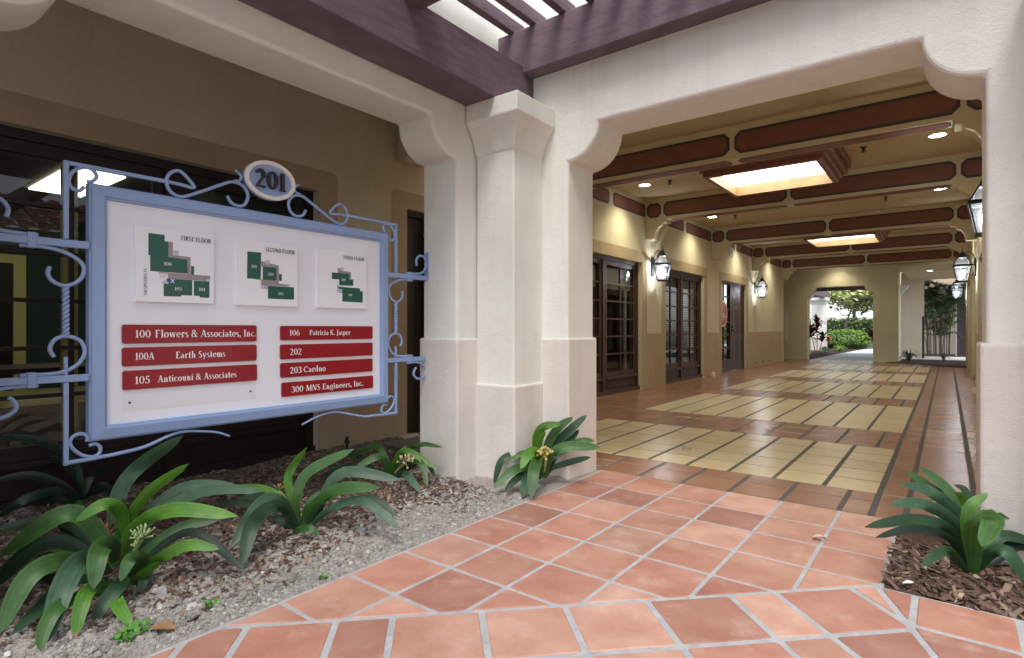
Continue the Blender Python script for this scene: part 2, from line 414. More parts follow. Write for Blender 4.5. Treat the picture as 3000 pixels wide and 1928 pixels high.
def in_bed_left(x, y): return -4.3 < x < -2.05 and .2 < y < 3.7 and not (-3.04 < x < -2.05 and y > 2.83) and not (-2.7 < x and y > 3.0)
def chip(mb, x, y, z, sc, c):
    a = random.uniform(0, 6.28); t = random.gauss(0, .35); l = sc*random.uniform(.6, 1.9); wd = sc*random.uniform(.28, .6); th = sc*random.uniform(.06, .16)
    ca, sa = math.cos(a), math.sin(a); tt = math.sin(t); t2 = random.gauss(0, .3)
    mb.c = c; idx = []
    for dz in (0, th):
        for u, v in ((-l, -wd*random.uniform(.4, 1)), (l, -wd*random.uniform(.4, 1)), (l*.9, wd), (-l*random.uniform(.7, 1), wd)):
            u *= .5; v *= .5
            idx.append(mb.vert((x+u*ca-v*sa, y+u*sa+v*ca, z+dz+u*tt+v*t2+.004)))
    for q in ((4, 5, 6, 7), (0, 1, 5, 4), (1, 2, 6, 5), (2, 3, 7, 6), (3, 0, 4, 7)): mb.face([idx[k] for k in q])
def chipcol(): 
    h = random.random(); v = random.uniform(.6, 1.25)
    b = (.165, .098, .075) if h < .62 else ((.26, .175, .13) if h < .90 else (.42, .32, .22))
    return tuple(q*v for q in b)
mb = MB()
for _ in range(26000):
    x, y = random.uniform(-4.25, -2.1), random.uniform(.35, 3.65)
    if not in_bed_left(x, y): continue
    dens = noise.noise((x*1.6, y*1.6, 20))*.6 + (-2.36-x)*1.9 + .16
    if y > 2.4: dens += .25
    if random.random() > dens*1.2+.04: continue
    chip(mb, x, y, soilh(x, y), random.uniform(.010, .034), chipcol())
tag(mb.build('bark_mulch', chip_m), kind='stuff')
mb = MB()
for _ in range(3600):
    x, y = random.uniform(-.2, 1.6), random.uniform(2.76, 3.45)
    if x > .1 and y > 3.36: continue
    chip(mb, x, y, soilh(x, y), random.uniform(.022, .05), chipcol())
tag(mb.build('bed_bark_mulch', chip_m), kind='stuff')
def stone(mb, x, y, z, r, c):
    mb.c = c; ring = []
    n = 6; ph = random.uniform(0, 6); q = [random.uniform(.65, 1.2) for _ in range(n)]
    top = mb.vert((x+random.uniform(-.2, .2)*r, y+random.uniform(-.2, .2)*r, z+r*random.uniform(.55, .9)))
    r1 = [mb.vert((x+r*q[k]*math.cos(ph+k*6.283/n), y+r*q[k]*math.sin(ph+k*6.283/n), z+r*random.uniform(-.2, .15))) for k in range(n)]
    r2 = [mb.vert((x+.68*r*q[k]*math.cos(ph+.3+k*6.283/n), y+.68*r*q[k]*math.sin(ph+.3+k*6.283/n), z+r*random.uniform(.3, .65))) for k in range(n)]
    for k in range(n):
        j = (k+1) % n; mb.face([r1[k], r1[j], r2[j], r2[k]]); mb.face([r2[k], r2[j], top])
mb = MB()
for _ in range(9000):
    x, y = random.uniform(-4.22, -2.045), random.uniform(.3, 3.6)
    if not in_bed_left(x, y): continue
    p = .5 + .5*noise.noise((x*2.1, y*2.1, 44)) - (-2.6-x)*.45
    if x < -3.9: p = .9
    if random.random() > p: continue
    r = min(.03, .0035+abs(random.gauss(0, .0062))); v = random.uniform(.55, 1.35)
    b = (.39, .36, .32) if random.random() < .9 else (.56, .54, .5)
    if x < -3.75: v *= .6; r *= 1.5
    stone(mb, x, y, soilh(x, y)+r*.1, r, tuple(q*v for q in b))
for _ in range(15000):
    x = -2.045-abs(random.gauss(0, .27)); y = random.uniform(.3, 3.4)
    if not in_bed_left(x, y): continue
    r = random.uniform(.0025, .0075) if random.random() < .93 else random.uniform(.008, .017); v = random.uniform(.7, 1.25); b = (.36, .332, .295) if random.random() < .95 else (.52, .5, .46)
    stone(mb, x, y, soilh(x, y)+r*.1, r, tuple(q*v for q in b))
for x, y, r in ((-2.43, .915, .03), (-2.33, .98, .018), (-2.9, 2.47, .035), (-2.78, 2.52, .03), (-2.42, 1.85, .045), (-2.2, 1.15, .016), (-2.19, 1.22, .02), (-2.12, 1.65, .014)):
    stone(mb, x, y, soilh(x, y)-r*.25, r, (.36, .35, .335))
tag(mb.build('gravel', peb_m), kind='stuff')

# ------------------------------------------------------------------ stucco arcade and entrance walls
SPR, SOF, TOP = 2.22, 2.455, 5.2
def arch_outline(a0, a1, opens, z0=-.06, top=TOP, br=.24):
    p = [(a0, top), (a0, z0)]
    for o0, o1 in opens:
        p += [(o0, z0)] + ovolo(o0, SOF, br, SOF-SPR, -90, 0) + ovolo(o1, SOF, br, SOF-SPR, 180, 270) + [(o1, z0)]
    p += [(a1, z0), (a1, top)]
    return p
aw = empty('arcade_wall', 'cream stucco arcade wall with bracketed opening framing the blue sign', 'wall')
MB().prism(arch_outline(-5.6, 3.749, [(-5.0, -2.62), (-2.28, .115), (.455, 2.85)]), 'x', -3.01, -2.67).build('wall', stucco, aw, bevel=.022, seg=3)
for y0, y1 in ((.097, .473), (-2.64, -2.26)):
    MB().box(-3.028, -2.652, y0, y1, -.06, .985).build('wainscot', stucco_b, aw, bevel=.014)
ew = empty('entrance_wall', 'cream stucco wall with wide bracketed opening into the passage', 'wall')
MB().prism(arch_outline(-2.668, 2.6, [(-2.11, .14)]), 'y', 3.38, 3.75).build('wall', stucco, ew, bevel=.022, seg=3)
MB().box(.117, 2.6, 3.361, 3.769, -.06, .985).build('wainscot', stucco_b, ew, bevel=.016)
CAPP = [(0, 2.27), (.012, 2.285), (.020, 2.31), (.034, 2.35), (.056, 2.40), (.086, 2.445), (.107, 2.472), (.113, 2.480), (.113, 2.607)]
def capital(mb, x0, x1, y0, y1, sl, sr):
    rings = []
    for o, z in CAPP:
        rings.append([mb.vert(p) for p in ((x0-o*sl, y1, z), (x0-o*sl, y0-o, z), (x1+o*sr, y0-o, z), (x1+o*sr, y1, z))])
    for a, b in zip(rings, rings[1:]):
        for k in range(4): mb.face([a[k], a[(k+1) % 4], b[(k+1) % 4], b[k]])
    mb.face(rings[-1])
    mb.face(rings[0][::-1])
cc = empty('corner_column', 'cream stucco corner column with flared capital between sign and passage', 'column')
MB().box(-2.66, -2.325, 3.04, 3.40, -.06, 2.285).build('shaft', stucco, cc, bevel=.012)
m = MB(); capital(m, -2.66, -2.325, 3.04, 3.379, 0, 1); m.build('capital', stucco, cc, bevel=.007)
MB().box(-2.665, -2.306, 3.021, 3.41, -.06, .665).build('base', stucco_b, cc, bevel=.014)
MB().prism([(-3.028, 2.832), (-2.652, 2.832), (-2.652, 3.362), (-2.091, 3.362), (-2.091, 3.768), (-3.028, 3.768)], 'z', -.06, .985).build('wainscot', stucco_b, cc, bevel=.014)
rc = empty('side_column', 'cream stucco pilaster with flared capital at the right edge', 'column')
MB().box(.40, .76, 3.04, 3.40, -.06, 2.285).build('shaft', stucco, rc, bevel=.012)
m = MB(); capital(m, .40, .76, 3.04, 3.379, 1, 1); m.build('capital', stucco, rc, bevel=.007)

# ------------------------------------------------------------------ plum pergola above the court
pg = empty('pergola', 'plum painted timber pergola over the courtyard corner', 'pergola')
MB().box(-2.668, -2.40, -4.0, 3.378, 2.607, 2.925).build('beam', purple, pg, bevel=.006)
MB().box(-2.63, 3.2, 3.245, 3.379, 2.878, 3.195).build('beam', purple, pg, bevel=.006)
MB().box(-2.64, 3.2, 2.133, 2.257, 2.882, 3.10).build('cross_beam', purple, pg, bevel=.005)
MB().box(-2.64, 3.2, -.6, -.476, 2.882, 3.10).build('cross_beam', purple, pg, bevel=.005)
for k in range(20):
    x = -2.54+.2215*k if k > 2 else (-2.54, -2.345, -2.10)[k]
    MB().box(x, x+.057, -2.5, 3.376, 3.197, 3.29).build('rafter', purple, pg, bevel=.003)

# ------------------------------------------------------------------ long office wall (arcade back wall and passage left wall)
XW = -4.23
def wall_boxes(mb, xa, xb, y0, y1, ztop, opens):
    y = y0
    for a, b, zt in opens:
        mb.box(xa, xb, y, a, -.06, ztop); mb.box(xa, xb, a, b, zt, ztop); y = b
    mb.box(xa, xb, y, y1, -.06, ztop)
OP_L = [(-.72, 2.80, 2.225), (3.79, 4.75, 2.24)]
OP_P = [(6.82, 9.235, 2.215), (10.26, 12.43, 2.215), (13.64, 15.72, 2.215)]
lw = empty('office_wall', 'long tan stucco office wall with brown glazed doors behind sign and along passage', 'wall')
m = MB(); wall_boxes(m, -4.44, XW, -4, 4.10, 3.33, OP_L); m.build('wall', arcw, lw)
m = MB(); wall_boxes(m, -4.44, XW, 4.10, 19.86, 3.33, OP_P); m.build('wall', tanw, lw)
def trims(opens, y0, y1, m_, t=.19, zt=2.405, side=1, xw=XW, cut=(True, True)):
    x0, x1 = (xw-.002, xw+.004) if side > 0 else (xw-.004, xw+.002)
    mb = MB(); y = y0
    ops = [o for o in opens]
    for a, b, z in ops:
        # hood over the opening with rounded upper corners, both jamb bands down to the wainscot
        out = [(a, .972), (a, z), (b, z), (b, .972), (b+t, .972)] + ovolo(b+t-.06, zt-.06, .06, .06, 0, 90, 4) + ovolo(a-t+.06, zt-.06, .06, .06, 90, 180, 4) + [(a-t, .972)]
        mb.prism(out, 'x', x0, x1)
        if a-y > .02: mb.box(x0, x1, y, a, -.05, .972)
        y = b
    if y1-y > .02: mb.box(x0, x1, y, y1, -.05, .972)
    return mb
trims(OP_L, -4, 4.6, arct).build('painted_trim', arct, lw)
trims(OP_P, 4.75, 19.858, trimp).build('painted_trim', trimp, lw)
def octo(a0, a1, b0, b1, c): return [(a0+c, b0), (a1-c, b0), (a1, b0+c), (a1, b1-c), (a1-c, b1), (a0+c, b1), (a0, b1-c), (a0, b0+c)]
BEAMS = [6.52, 9.38, 12.9, 16.3, 19.7]; BD = .25
def paint_panel(mb, pts_fn, a0, a1, b0, b1, c=.05, bw=.030):
    # pts_fn maps (u, v, lift) to a point; border then field
    mb.m = 2; mb.poly([pts_fn(u, v, .003) for u, v in octo(a0, a1, b0, b1, c)])
    mb.m = 1; mb.poly([pts_fn(u, v, .0055) for u, v in octo(a0+bw, a1-bw, b0+bw, b1-bw, c*.8)])
m = MB()
edges = [(3.95, 6.52)] + [(b+BD, n) for b, n in zip(BEAMS, BEAMS[1:])]
for a, b in edges:
    mid = (a+b)/2
    for p, q in ((a+.12, mid-.06), (mid+.06, b-.03)):
        paint_panel(m, lambda u, v, l: (XW+l, u, v), p, q, 3.02, 3.245, .045)
m.build('painted_frieze', [tanw, red_p, blue_p], lw)

def french_window(parent, xw, s, y0, y1, zt, posts, fm, blind=None, name='french_window', nx=2, nz=6):
    xf = xw-s*.075                                  # outer face of the frame
    def bx(mb, d0, d1, a, b, c, d): mb.box(min(xf-s*d0, xf-s*d1), max(xf-s*d0, xf-s*d1), a, b, c, d)
    mb = MB()
    bx(mb, 0, .09, y0, y1, zt-.06, zt); bx(mb, 0, .09, y0, y0+.06, 0, zt-.06); bx(mb, 0, .09, y1-.06, y1, 0, zt-.06)
    bx(mb, -.03, .09, y0, y1, -.03, .055)
    ed = [y0+.06]
    for p in posts: bx(mb, 0, .09, p-.055, p+.055, .055, zt-.06); ed += [p-.055, p+.055]
    ed.append(y1-.06); leaves = []
    for a, b in zip(ed[::2], ed[1::2]):
        bx(mb, .03, .09, a, b, .055, .235); bx(mb, .022, .03, a+.07, b-.07, .09, .20); bx(mb, -.02, .09, a, b, .235, .27)
        z0, z1 = .27, zt-.06
        bx(mb, .025, .07, a, a+.07, z0, z1); bx(mb, .025, .07, b-.07, b, z0, z1); bx(mb, .025, .07, a+.07, b-.07, z0, z0+.085); bx(mb, .025, .07, a+.07, b-.07, z1-.075, z1)
        ga, gb, gc, gd = a+.07, b-.07, z0+.085, z1-.075
        for k in range(1, nz):
            z = gc+(gd-gc)*k/nz; bx(mb, .030, .065, ga, gb, z-.012, z+.012)
        for k in range(1, nx):
            y = ga+(gb-ga)*k/nx
            for j in range(nz):
                zz0, zz1 = gc+(gd-gc)*j/nz+.012, gc+(gd-gc)*(j+1)/nz-.012
                bx(mb, .030, .065, y-.011, y+.011, zz0, zz1)
        leaves.append((ga, gb, gc, gd))
    fr = mb.build(name, fm, parent)
    for i, (a, b, c, d) in enumerate(leaves):
        xg = xf-s*.048
        g = MB(); g.poly([(xg, a, c), (xg, b, c), (xg, b, d), (xg, a, d)]); g.build('pane', glass, fr)
        if blind == 'slats':
            bm = MB(); n = 46; xs_ = xf-s*.13
            for k in range(n):
                z = c+(d-c)*(k+.5)/n; h = (d-c)/n
                bm.box(xs_-.009, xs_+.009, a-.03, b+.03, z-h*.26, z+h*.26)
            bm.build('blind', greyblind if i == 0 else paleblind, fr)
        if blind == 'roman':
            bm = MB(); xs_ = xf-s*.12
            for k in range(4): bm.box(xs_-.012-.004*k, xs_+.012, a-.03, b+.03, d-.02-.085*(k+1), d-.02-.085*k+.006)
            bm.box(xs_-.05, xs_-.03, b-.10, b-.02, c-.05, d)
            bm.build('blind', paleblind, fr)
    return fr
french_window(lw, XW, 1, -.72, 2.80, 2.225, [.545, 1.70], brownd)
french_window(lw, XW, 1, 6.82, 9.235, 2.215, [8.0], brown, 'roman')
french_window(lw, XW, 1, 10.26, 12.43, 2.215, [11.3], brown, 'slats')
def panel_door(parent, xw, s, y0, y1, zt, fm, knob_y):
    xf = xw-s*.08; mb = MB()
    def bx(d0, d1, a, b, c, d): mb.box(min(xf-s*d0, xf-s*d1), max(xf-s*d0, xf-s*d1), a, b, c, d)
    wd = y1-y0; st = .11; mu = (y0+y1)/2
    cols = [(y0+st, mu-.045), (mu+.045, y1-st)]; rws = [(.22, .78), (.93, 1.52), (1.66, zt-.14)]
    bx(.012, .045, y0, y1, .01, zt)
    bx(0, .012, y0, y0+st, .01, zt); bx(0, .012, y1-st, y1, .01, zt); bx(0, .012, mu-.045, mu+.045, .01, zt)
    zs = [.01]+[z for r_ in rws for z in r_]+[zt]
    for a, b in zip(zs[::2], zs[1::2]):
        for c, d in cols: bx(0, .012, c, d, a, b)
    for a, b in rws:
        for c, d in cols: bx(.003, .012, c+.035, d-.035, a+.035, b-.035)
    o = mb.build('door', fm, parent, bevel=.003, seg=1)
    h = MB(); hx = xf+s*.005
    h.box(min(hx, hx+s*.012), max(hx, hx+s*.012), knob_y-.025, knob_y+.025, .90, 1.14)
    h.tube([(hx, knob_y, 1.02), (hx+s*.055, knob_y, 1.02), (hx+s*.06, knob_y+.03, 1.02), (hx+s*.06, knob_y+.12, 1.015)], .011)
    h.lathe([(.026, 0), (.028, .02), (.02, .03)], (hx, knob_y, 1.11), 12, 'x', True)
    h.build('handle', chrome, o)
    return o
# door with sidelight in the passage
m = MB()
def fb(mb, xw, s, d0, d1, a, b, c, d): mb.box(min(xw-s*d0, xw-s*d1), max(xw-s*d0, xw-s*d1), a, b, c, d)
for a, b, c, d in ((13.64, 15.72, 2.16, 2.215), (13.64, 13.70, 0, 2.16), (15.66, 15.72, 0, 2.16), (14.50, 14.58, 0, 2.16), (13.70, 14.50, 0, .28)): fb(m, XW, 1, .06, .15, a, b, c, d)
fb(m, XW, 1, .05, .06, 13.70, 14.50, .255, .29)
for k in range(7):
    z = .28+k*(2.16-.28)/6; fb(m, XW, 1, .09, .13, 13.70, 14.50, z-.02, z+.02)
fb(m, XW, 1, .09, .13, 14.09, 14.115, .30, 2.14)
sd = m.build('side_window', brown, lw)
m = MB(); m.poly([(XW-.115, 13.70, .28), (XW-.115, 14.50, .28), (XW-.115, 14.50, 2.16), (XW-.115, 13.70, 2.16)]); m.build('pane', glass, sd)
# oval window sticker: red disc with cream leaf lines
m = MB(); cy, cz = 14.02, 1.42
m.poly([(XW-.085, cy+.34*math.cos(a*.1963), cz+.33*math.sin(a*.1963)) for a in range(32)])
m.m = 1
for r0, yo, zo, a0, a1 in ((.30, 0, 0, 0, 360), (.34, .28, .1, 130, 230), (.34, -.28, .1, -50, 50), (.42, 0, -.42, 60, 120), (.52, 0, -.58, 65, 115)):
    pts = [(cy+yo+r0*math.cos(R(a0+(a1-a0)*k/28)), cz+zo+r0*math.sin(R(a0+(a1-a0)*k/28))) for k in range(29)]
    for p, q in zip(pts, pts[1:]):
        if (p[0]-cy)**2/.115+(p[1]-cz)**2/.108 < .93 and (q[0]-cy)**2/.115+(q[1]-cz)**2/.108 < .93:
            dx, dz = q[0]-p[0], q[1]-p[1]; l = math.hypot(dx, dz); nx_, nz_ = -dz/l*.008, dx/l*.008
            m.poly([(XW-.083, p[0]-nx_, p[1]-nz_), (XW-.083, q[0]-nx_, q[1]-nz_), (XW-.083, q[0]+nx_, q[1]+nz_), (XW-.083, p[0]+nx_, p[1]+nz_)])
m.build('emblem', [mat('emblem_red', (.36, .035, .03), .5), signcream], sd)
d1 = panel_door(lw, XW, 1, 14.58, 15.66, 2.16, brown, 14.70); d1['label'] = 'brown six panel door with lever handle beside the sidelight'
m = MB()
for a, b, c, d in ((3.79, 4.75, 2.18, 2.24), (3.79, 3.85, 0, 2.18), (4.69, 4.75, 0, 2.18)): fb(m, XW, 1, .05, .15, a, b, c, d)
m.build('door_frame', brownd, lw)
d0 = panel_door(lw, XW, 1, 3.85, 4.69, 2.18, brownd, 4.60); d0['label'] = 'very dark panelled door half hidden behind the corner column'
# lintel across the arcade
m = MB(); m.box(-4.228, -3.012, 3.66, 3.92, 2.86, 3.33); m.prism([(-4.228, 2.86), (-4.228, 2.66), (-4.1, 2.66), (-4.08, 2.72), (-4.0, 2.78), (-3.9, 2.80), (-3.88, 2.86)], 'y', 3.66, 3.92)
tag(m.build('arcade_lintel', arcw, bevel=.01), 'tan stucco lintel on a corbel spanning the arcade behind the column', 'lintel')

# right passage wall
rw = empty('passage_wall', 'tan stucco wall with recessed doorways on the right of the passage', 'wall')
XR = .42; OP_R = [(7.2, 8.9, 2.215), (10.0, 12.2, 2.215), (13.9, 15.9, 2.215), (16.9, 19.0, 2.215)]
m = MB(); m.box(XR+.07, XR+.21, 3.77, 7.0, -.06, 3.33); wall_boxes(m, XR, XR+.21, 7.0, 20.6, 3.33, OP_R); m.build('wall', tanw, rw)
trims(OP_R, 7.0, 20.59, trimp, side=-1, xw=XR).build('painted_trim', trimp, rw)
for a, b, z in OP_R: french_window(rw, XR, -1, a, b, z, [(a+b)/2], brown)

# ceilings and roofs
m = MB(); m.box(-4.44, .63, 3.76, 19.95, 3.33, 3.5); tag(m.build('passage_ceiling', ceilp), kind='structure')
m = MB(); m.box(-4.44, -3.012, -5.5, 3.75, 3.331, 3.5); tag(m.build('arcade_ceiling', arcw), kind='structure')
m = MB(); m.box(-10.6, -3.02, -5.5, 3.75, 5.0, 5.2); m.box(-10.6, 3, 3.76, 23, 5.0, 5.2); m.box(-10.6, -10.4, -5.5, 23, -.06, 5.0); m.box(2.8, 3, 3.76, 20, -.06, 5.0)
tag(m.build('roof', stucco), kind='structure')

# painted ceiling beams with corbels
def corb(s, x): return [(x, 2.954), (x, 2.63), (x+s*.155, 2.63), (x+s*.165, 2.69), (x+s*.18, 2.76), (x+s*.225, 2.825), (x+s*.29, 2.86), (x+s*.31, 2.90), (x+s*.37, 2.905), (x+s*.37, 2.954)]
ordw = ['nearest', 'second', 'third', 'fourth', 'farthest']
for i, y in enumerate(BEAMS):
    be = empty('ceiling_beam', ordw[i]+' painted ceiling beam across the passage, red panels edged slate grey', 'beam', 'painted beams across the passage ceiling', (0, y, 0))
    m = MB(); m.box(-4.229, .489, 0, BD, 2.952, 3.332)
    for a, b in ((-4.21, -3.945), (-3.905, -1.935), (-1.885, .095), (.14, .40)):
        paint_panel(m, lambda u, v, l: (u, -l, v), a, b, 3.0, 3.255, .062 if b-a > .5 else .06)
    for a, b in ((-3.80, -1.95), (-1.87, .03)):
        paint_panel(m, lambda u, v, l: (u, v, 2.952-l), a, b, .022, .232, .05, .014)
    m.build('beam', [tanw, red_p, blue_p], be)
    for s, x in ((1, -4.229), (-1, .419)):
        MB().prism(corb(s, x), 'y', .004, BD-.004).build('corbel', tanw, be, bevel=.008)

# skylights
for i, (ya, yb) in enumerate(((7.46, 8.70), (13.99, 15.31))):
    sk = empty('skylight', ['larger', 'farther'][i]+' glowing skylight in a stepped brown timber frame on the ceiling', 'skylight', 'skylights in the passage ceiling', (0, ya, 0))
    L_ = yb-ya; x0, x1 = -2.48, -1.22
    m = MB()
    for d, za, zb in ((.06, 3.03, 3.09), (.10, 3.09, 3.15), (.15, 3.15, 3.24), (.19, 3.24, 3.331)):
        m.box(x0-d, x0, -d, L_+d, za, zb); m.box(x1, x1+d, -d, L_+d, za, zb); m.box(x0, x1, -d, 0, za, zb); m.box(x0, x1, L_, L_+d, za, zb)
    m.build('frame', wood, sk, bevel=.006, seg=1)
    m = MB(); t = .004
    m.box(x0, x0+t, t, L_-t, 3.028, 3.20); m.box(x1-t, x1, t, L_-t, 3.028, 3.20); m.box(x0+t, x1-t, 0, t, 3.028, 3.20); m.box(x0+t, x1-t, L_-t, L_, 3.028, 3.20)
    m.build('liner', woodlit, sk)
    m = MB(); n = 8; ids = []
    for a in range(n+1):
        for b in range(n+1):
            u, v = a/n, b/n; ids.append(m.vert((x0+t+(x1-x0-2*t)*u, t+(L_-2*t)*v, 3.17+.028*(1-(2*v-1)**2)*(1-(2*u-1)**4))))
    for a in range(n):
        for b in range(n): k = a*(n+1)+b; m.face([k, k+1, k+n+2, k+n+1])
    m.build('diffuser', skyp, sk, smooth=True)
    MB().tube([(x0, L_*.36, 3.175), (x1, L_*.40, 3.175)], .010, 6).build('rod', blackp, sk)

# recessed downlights, fire sprinklers
DL = [(-3.8, 5.1, 'first left'), (-.09, 5.1, 'first right'), (-3.79, 8.36, 'left, before the second beam'), (-.09, 8.31, 'right, before the second beam'), (-3.78, 11.57, 'left, before the third beam'), (-.09, 11.5, 'right, before the third beam'), (-3.78, 14.75, 'left, before the fourth beam'), (-.09, 14.75, 'right, before the fourth beam'), (-3.78, 18.05, 'left, before the last beam'), (-.09, 18.05, 'right, before the last beam')]
def downlight(x, y, z, lab, e=42, colr=(1, .94, .72)):
    d = empty('downlight', 'round recessed downlight in the passage ceiling, '+lab, 'ceiling light', 'recessed downlights', (x, y, z))
    MB().lathe([(.105, -.001), (.105, -.007), (.085, -.010), (.080, -.001)], (0, 0, 0), 28).build('trim_ring', signcream, d, smooth=True)
    MB().lathe([(.001, -.0045), (.05, -.006), (.081, -.004)], (0, 0, 0), 28).build('lens', lens, d, smooth=True)
    l = bpy.data.lights.new('downlight_lamp', 'SPOT'); l.energy = e; l.color = colr; l.spot_size = R(128); l.spot_blend = 1.0; l.shadow_soft_size = .06
    o = bpy.data.objects.new('downlight_lamp', l); col.objects.link(o); o.location = (0, 0, -.02); o.parent = d
for x, y, lab in DL: downlight(x, y, 3.33, lab)
SPK = [(-3.37, 8.34, 'by the left downlight of the near bay'), (-.83, 8.3, 'by the right downlight of the near bay'), (-3.37, 11.72, 'by the left downlight of the second bay'), (-.84, 11.67, 'by the right downlight of the second bay')]
for x, y, lab in SPK:
    s_ = empty('fire_sprinkler', 'small dark ceiling fire sprinkler '+lab, 'sprinkler', 'fire sprinklers', (x, y, 3.33))
    MB().lathe([(.04, 0), (.035, -.008), (.012, -.012), (.010, -.045), (.001, -.046)], (0, 0, 0), 14).build('body', iron, s_)
    MB().lathe([(.03, -.058), (.03, -.062)], (0, 0, 0), 12, cap=True).build('deflector', iron, s_)
    MB().tube([(-.009, 0, -.02), (-.018, 0, -.035), (-.010, 0, -.058), (.010, 0, -.0585), (.018, 0, -.035), (.009, 0, -.02)], .003, 6).build('yoke', iron, s_)

# wall lanterns
def lantern(loc, rz, lab, tilt=0, energy=9):
    t = empty('wall_lantern', lab, 'lantern', 'black wall lanterns', loc, rz)
    MB().box(.004, .03, -.05, .05, -.17, .17).build('back_plate', iron, t, bevel=.004)
    arm = smoothpath([(.03, 0, .02), (.035, 0, .18), (.07, 0, .26), (.13, 0, .285), (.185, 0, .24)], 6)
    m = MB().tube(arm, .008, 8); m.tube(smoothpath([(.185, 0, .24), (.15, 0, .24), (.115, 0, .215), (.105, 0, .18), (.125, 0, .16), (.14, 0, .185)], 5), .006, 6)
    m.tube([(.03, 0, .045), (.09, 0, .045)], .009, 8); m.build('arm', iron, t, smooth=True)
    body = bpy.data.objects.new('cage', None); 
    c = .20; ca, sa = math.cos(tilt), math.sin(tilt)
    def q(h, z): return [(c+(x*ca-y*sa)*h, (x*sa+y*ca)*h, z) for x, y in ((-1, -1), (1, -1), (1, 1), (-1, 1))]
    m = MB(); b0, b1, b2, b3 = q(.078, -.25), q(.128, .02), q(.128, .05), q(.06, .185)
    def bar(a, b, r=.0075): m.tube([a, b], r, 6)
    for k in range(4):
        bar(b0[k], b1[k]); bar(b2[k], b3[k]); bar(b0[k], b0[(k+1) % 4], .010)
    def slab(h0, h1, za, zb):
        A, B_ = [m.vert(p) for p in q(h0, za)], [m.vert(p) for p in q(h1, zb)]
        m.face(A[::-1]); m.face(B_)
        for k in range(4): m.face([A[k], A[(k+1) % 4], B_[(k+1) % 4], B_[k]])
    def band(h, za, zb, th):
        for k in range(4):
            p0, p1 = Vector(q(h, za)[k]), Vector(q(h, za)[(k+1) % 4]); m.tube([p0, p1], th, 6)
    band(.13, .028, .05, .014); band(.13, .042, .05, .013)
    slab(.08, .08, -.265, -.252)
    slab(.066, .05, .18, .225); slab(.05, .032, .225, .27); slab(.022, .018, .27, .295)
    cg = m.build('cage', iron, t)
    m = MB()
    for k in range(4):
        j = (k+1) % 4; m.poly([b0[k], b0[j], b1[j], b1[k]]); m.poly([b2[k], b2[j], b3[j], b3[k]])
    m.build('glass', lglass, t)
    m = MB(); n = 18
    m.tube([(c, .034*math.cos(2*math.pi*k/n), .335+.034*math.sin(2*math.pi*k/n)) for k in range(n+1)], .006, 6, cap=False); m.build('ring', iron, t, smooth=True)
    for dx, dy in ((.03, .0), (-.02, .03), (-.02, -.03)):
        MB().tube([(c+dx, dy, -.25), (c+dx, dy, -.15)], .009, 8).build('candle_tube', signcream, t, smooth=True)
        MB().lathe([(.001, -.15), (.013, -.135), (.016, -.11), (.009, -.08), (.001, -.055)], (c+dx, dy, 0), 10).build('bulb', bulb, t, smooth=True)
    l = bpy.data.lights.new('lantern_lamp', 'POINT'); l.energy = energy; l.color = (.9, .94, 1); l.shadow_soft_size = .03
    o = bpy.data.objects.new('lantern_lamp', l); col.objects.link(o); o.location = (c, 0, -.10); o.parent = t
lantern((XW, 9.64, 2.17), 0, 'black wall lantern between the two glazed doors on the left wall', R(14))
lantern((XW, 16.50, 2.17), 0, 'black wall lantern just past the six panel door on the left', R(8))
lantern((XR+.07, 6.75, 2.17), math.pi, 'black wall lantern cut off by the right hand pillar')
lantern((XR, 13.2, 2.17), math.pi, 'nearer of two whole black lanterns on the right wall')
lantern((XR, 20.4, 2.17), math.pi, 'farthest black lantern on the right wall, beside the palms')

# small wall fittings
v = empty('wall_vent', 'white framed louvred vent high on the left passage wall', 'vent', None, (XW, 14.35, 2.955))
MB().box(.003, .02, -.14, .14, -.10, -.075).box(.003, .02, -.14, .14, .075, .10).box(.003, .02, -.14, -.115, -.075, .075).box(.003, .02, .115, .14, -.075, .075).build('frame', signcream, v)
m = MB()
for k in range(7): m.box(.002, .014, -.115, .115, -.07+.02*k, -.06+.02*k)
m.build('louvre', signlg, v)
for y, lab in ((16.55, 'nearest'), (17.3, 'middle'), (18.0, 'farthest')):
    MB().tube([(XW-.01, 0, 0), (XW+.05, 0, 0), (XW+.07, 0, -.015)], .018, 10).build('pipe', trimp, empty('drain_pipe', lab+' of three short pipe stubs low on the left wall past the lantern', 'pipe', 'pipe stubs low on the passage wall', (0, y, .12)))
for x, y, lab in ((-4.13, 12.72, 'left'), (.36, 11.9, 'right')):
    o = MB().lathe([(.001, .10), (.03, .09), (.05, .04), (.055, 0)], (0, 0, 0), 12).build('floor_spotlight', tanw, loc=(x, y, 0), smooth=True); tag(o, 'small tan painted fitting on floor against the '+lab+' passage wall', 'fitting', 'floor fittings by the walls')
sp = empty('irrigation_head', 'little black irrigation head standing in gravel by the dark window', 'sprinkler', None, (-4.15, 3.03, 0))
MB().lathe([(.012, -.03), (.012, .05), (.02, .055), (.02, .075), (.014, .08), (.014, .11), (.001, .112)], (0, 0, 0), 12).build('riser', blackp, sp)
MB().box(-.028, .028, -.008, .008, .055, .075).build('nozzle', blackp, sp)
tag(MB().box(-4.0, -3.1, 3.28, 3.72, -.05, .03).build('stepping_slab', slate, bevel=.01), 'grey stone slab on the ground before the dark door', 'slab')

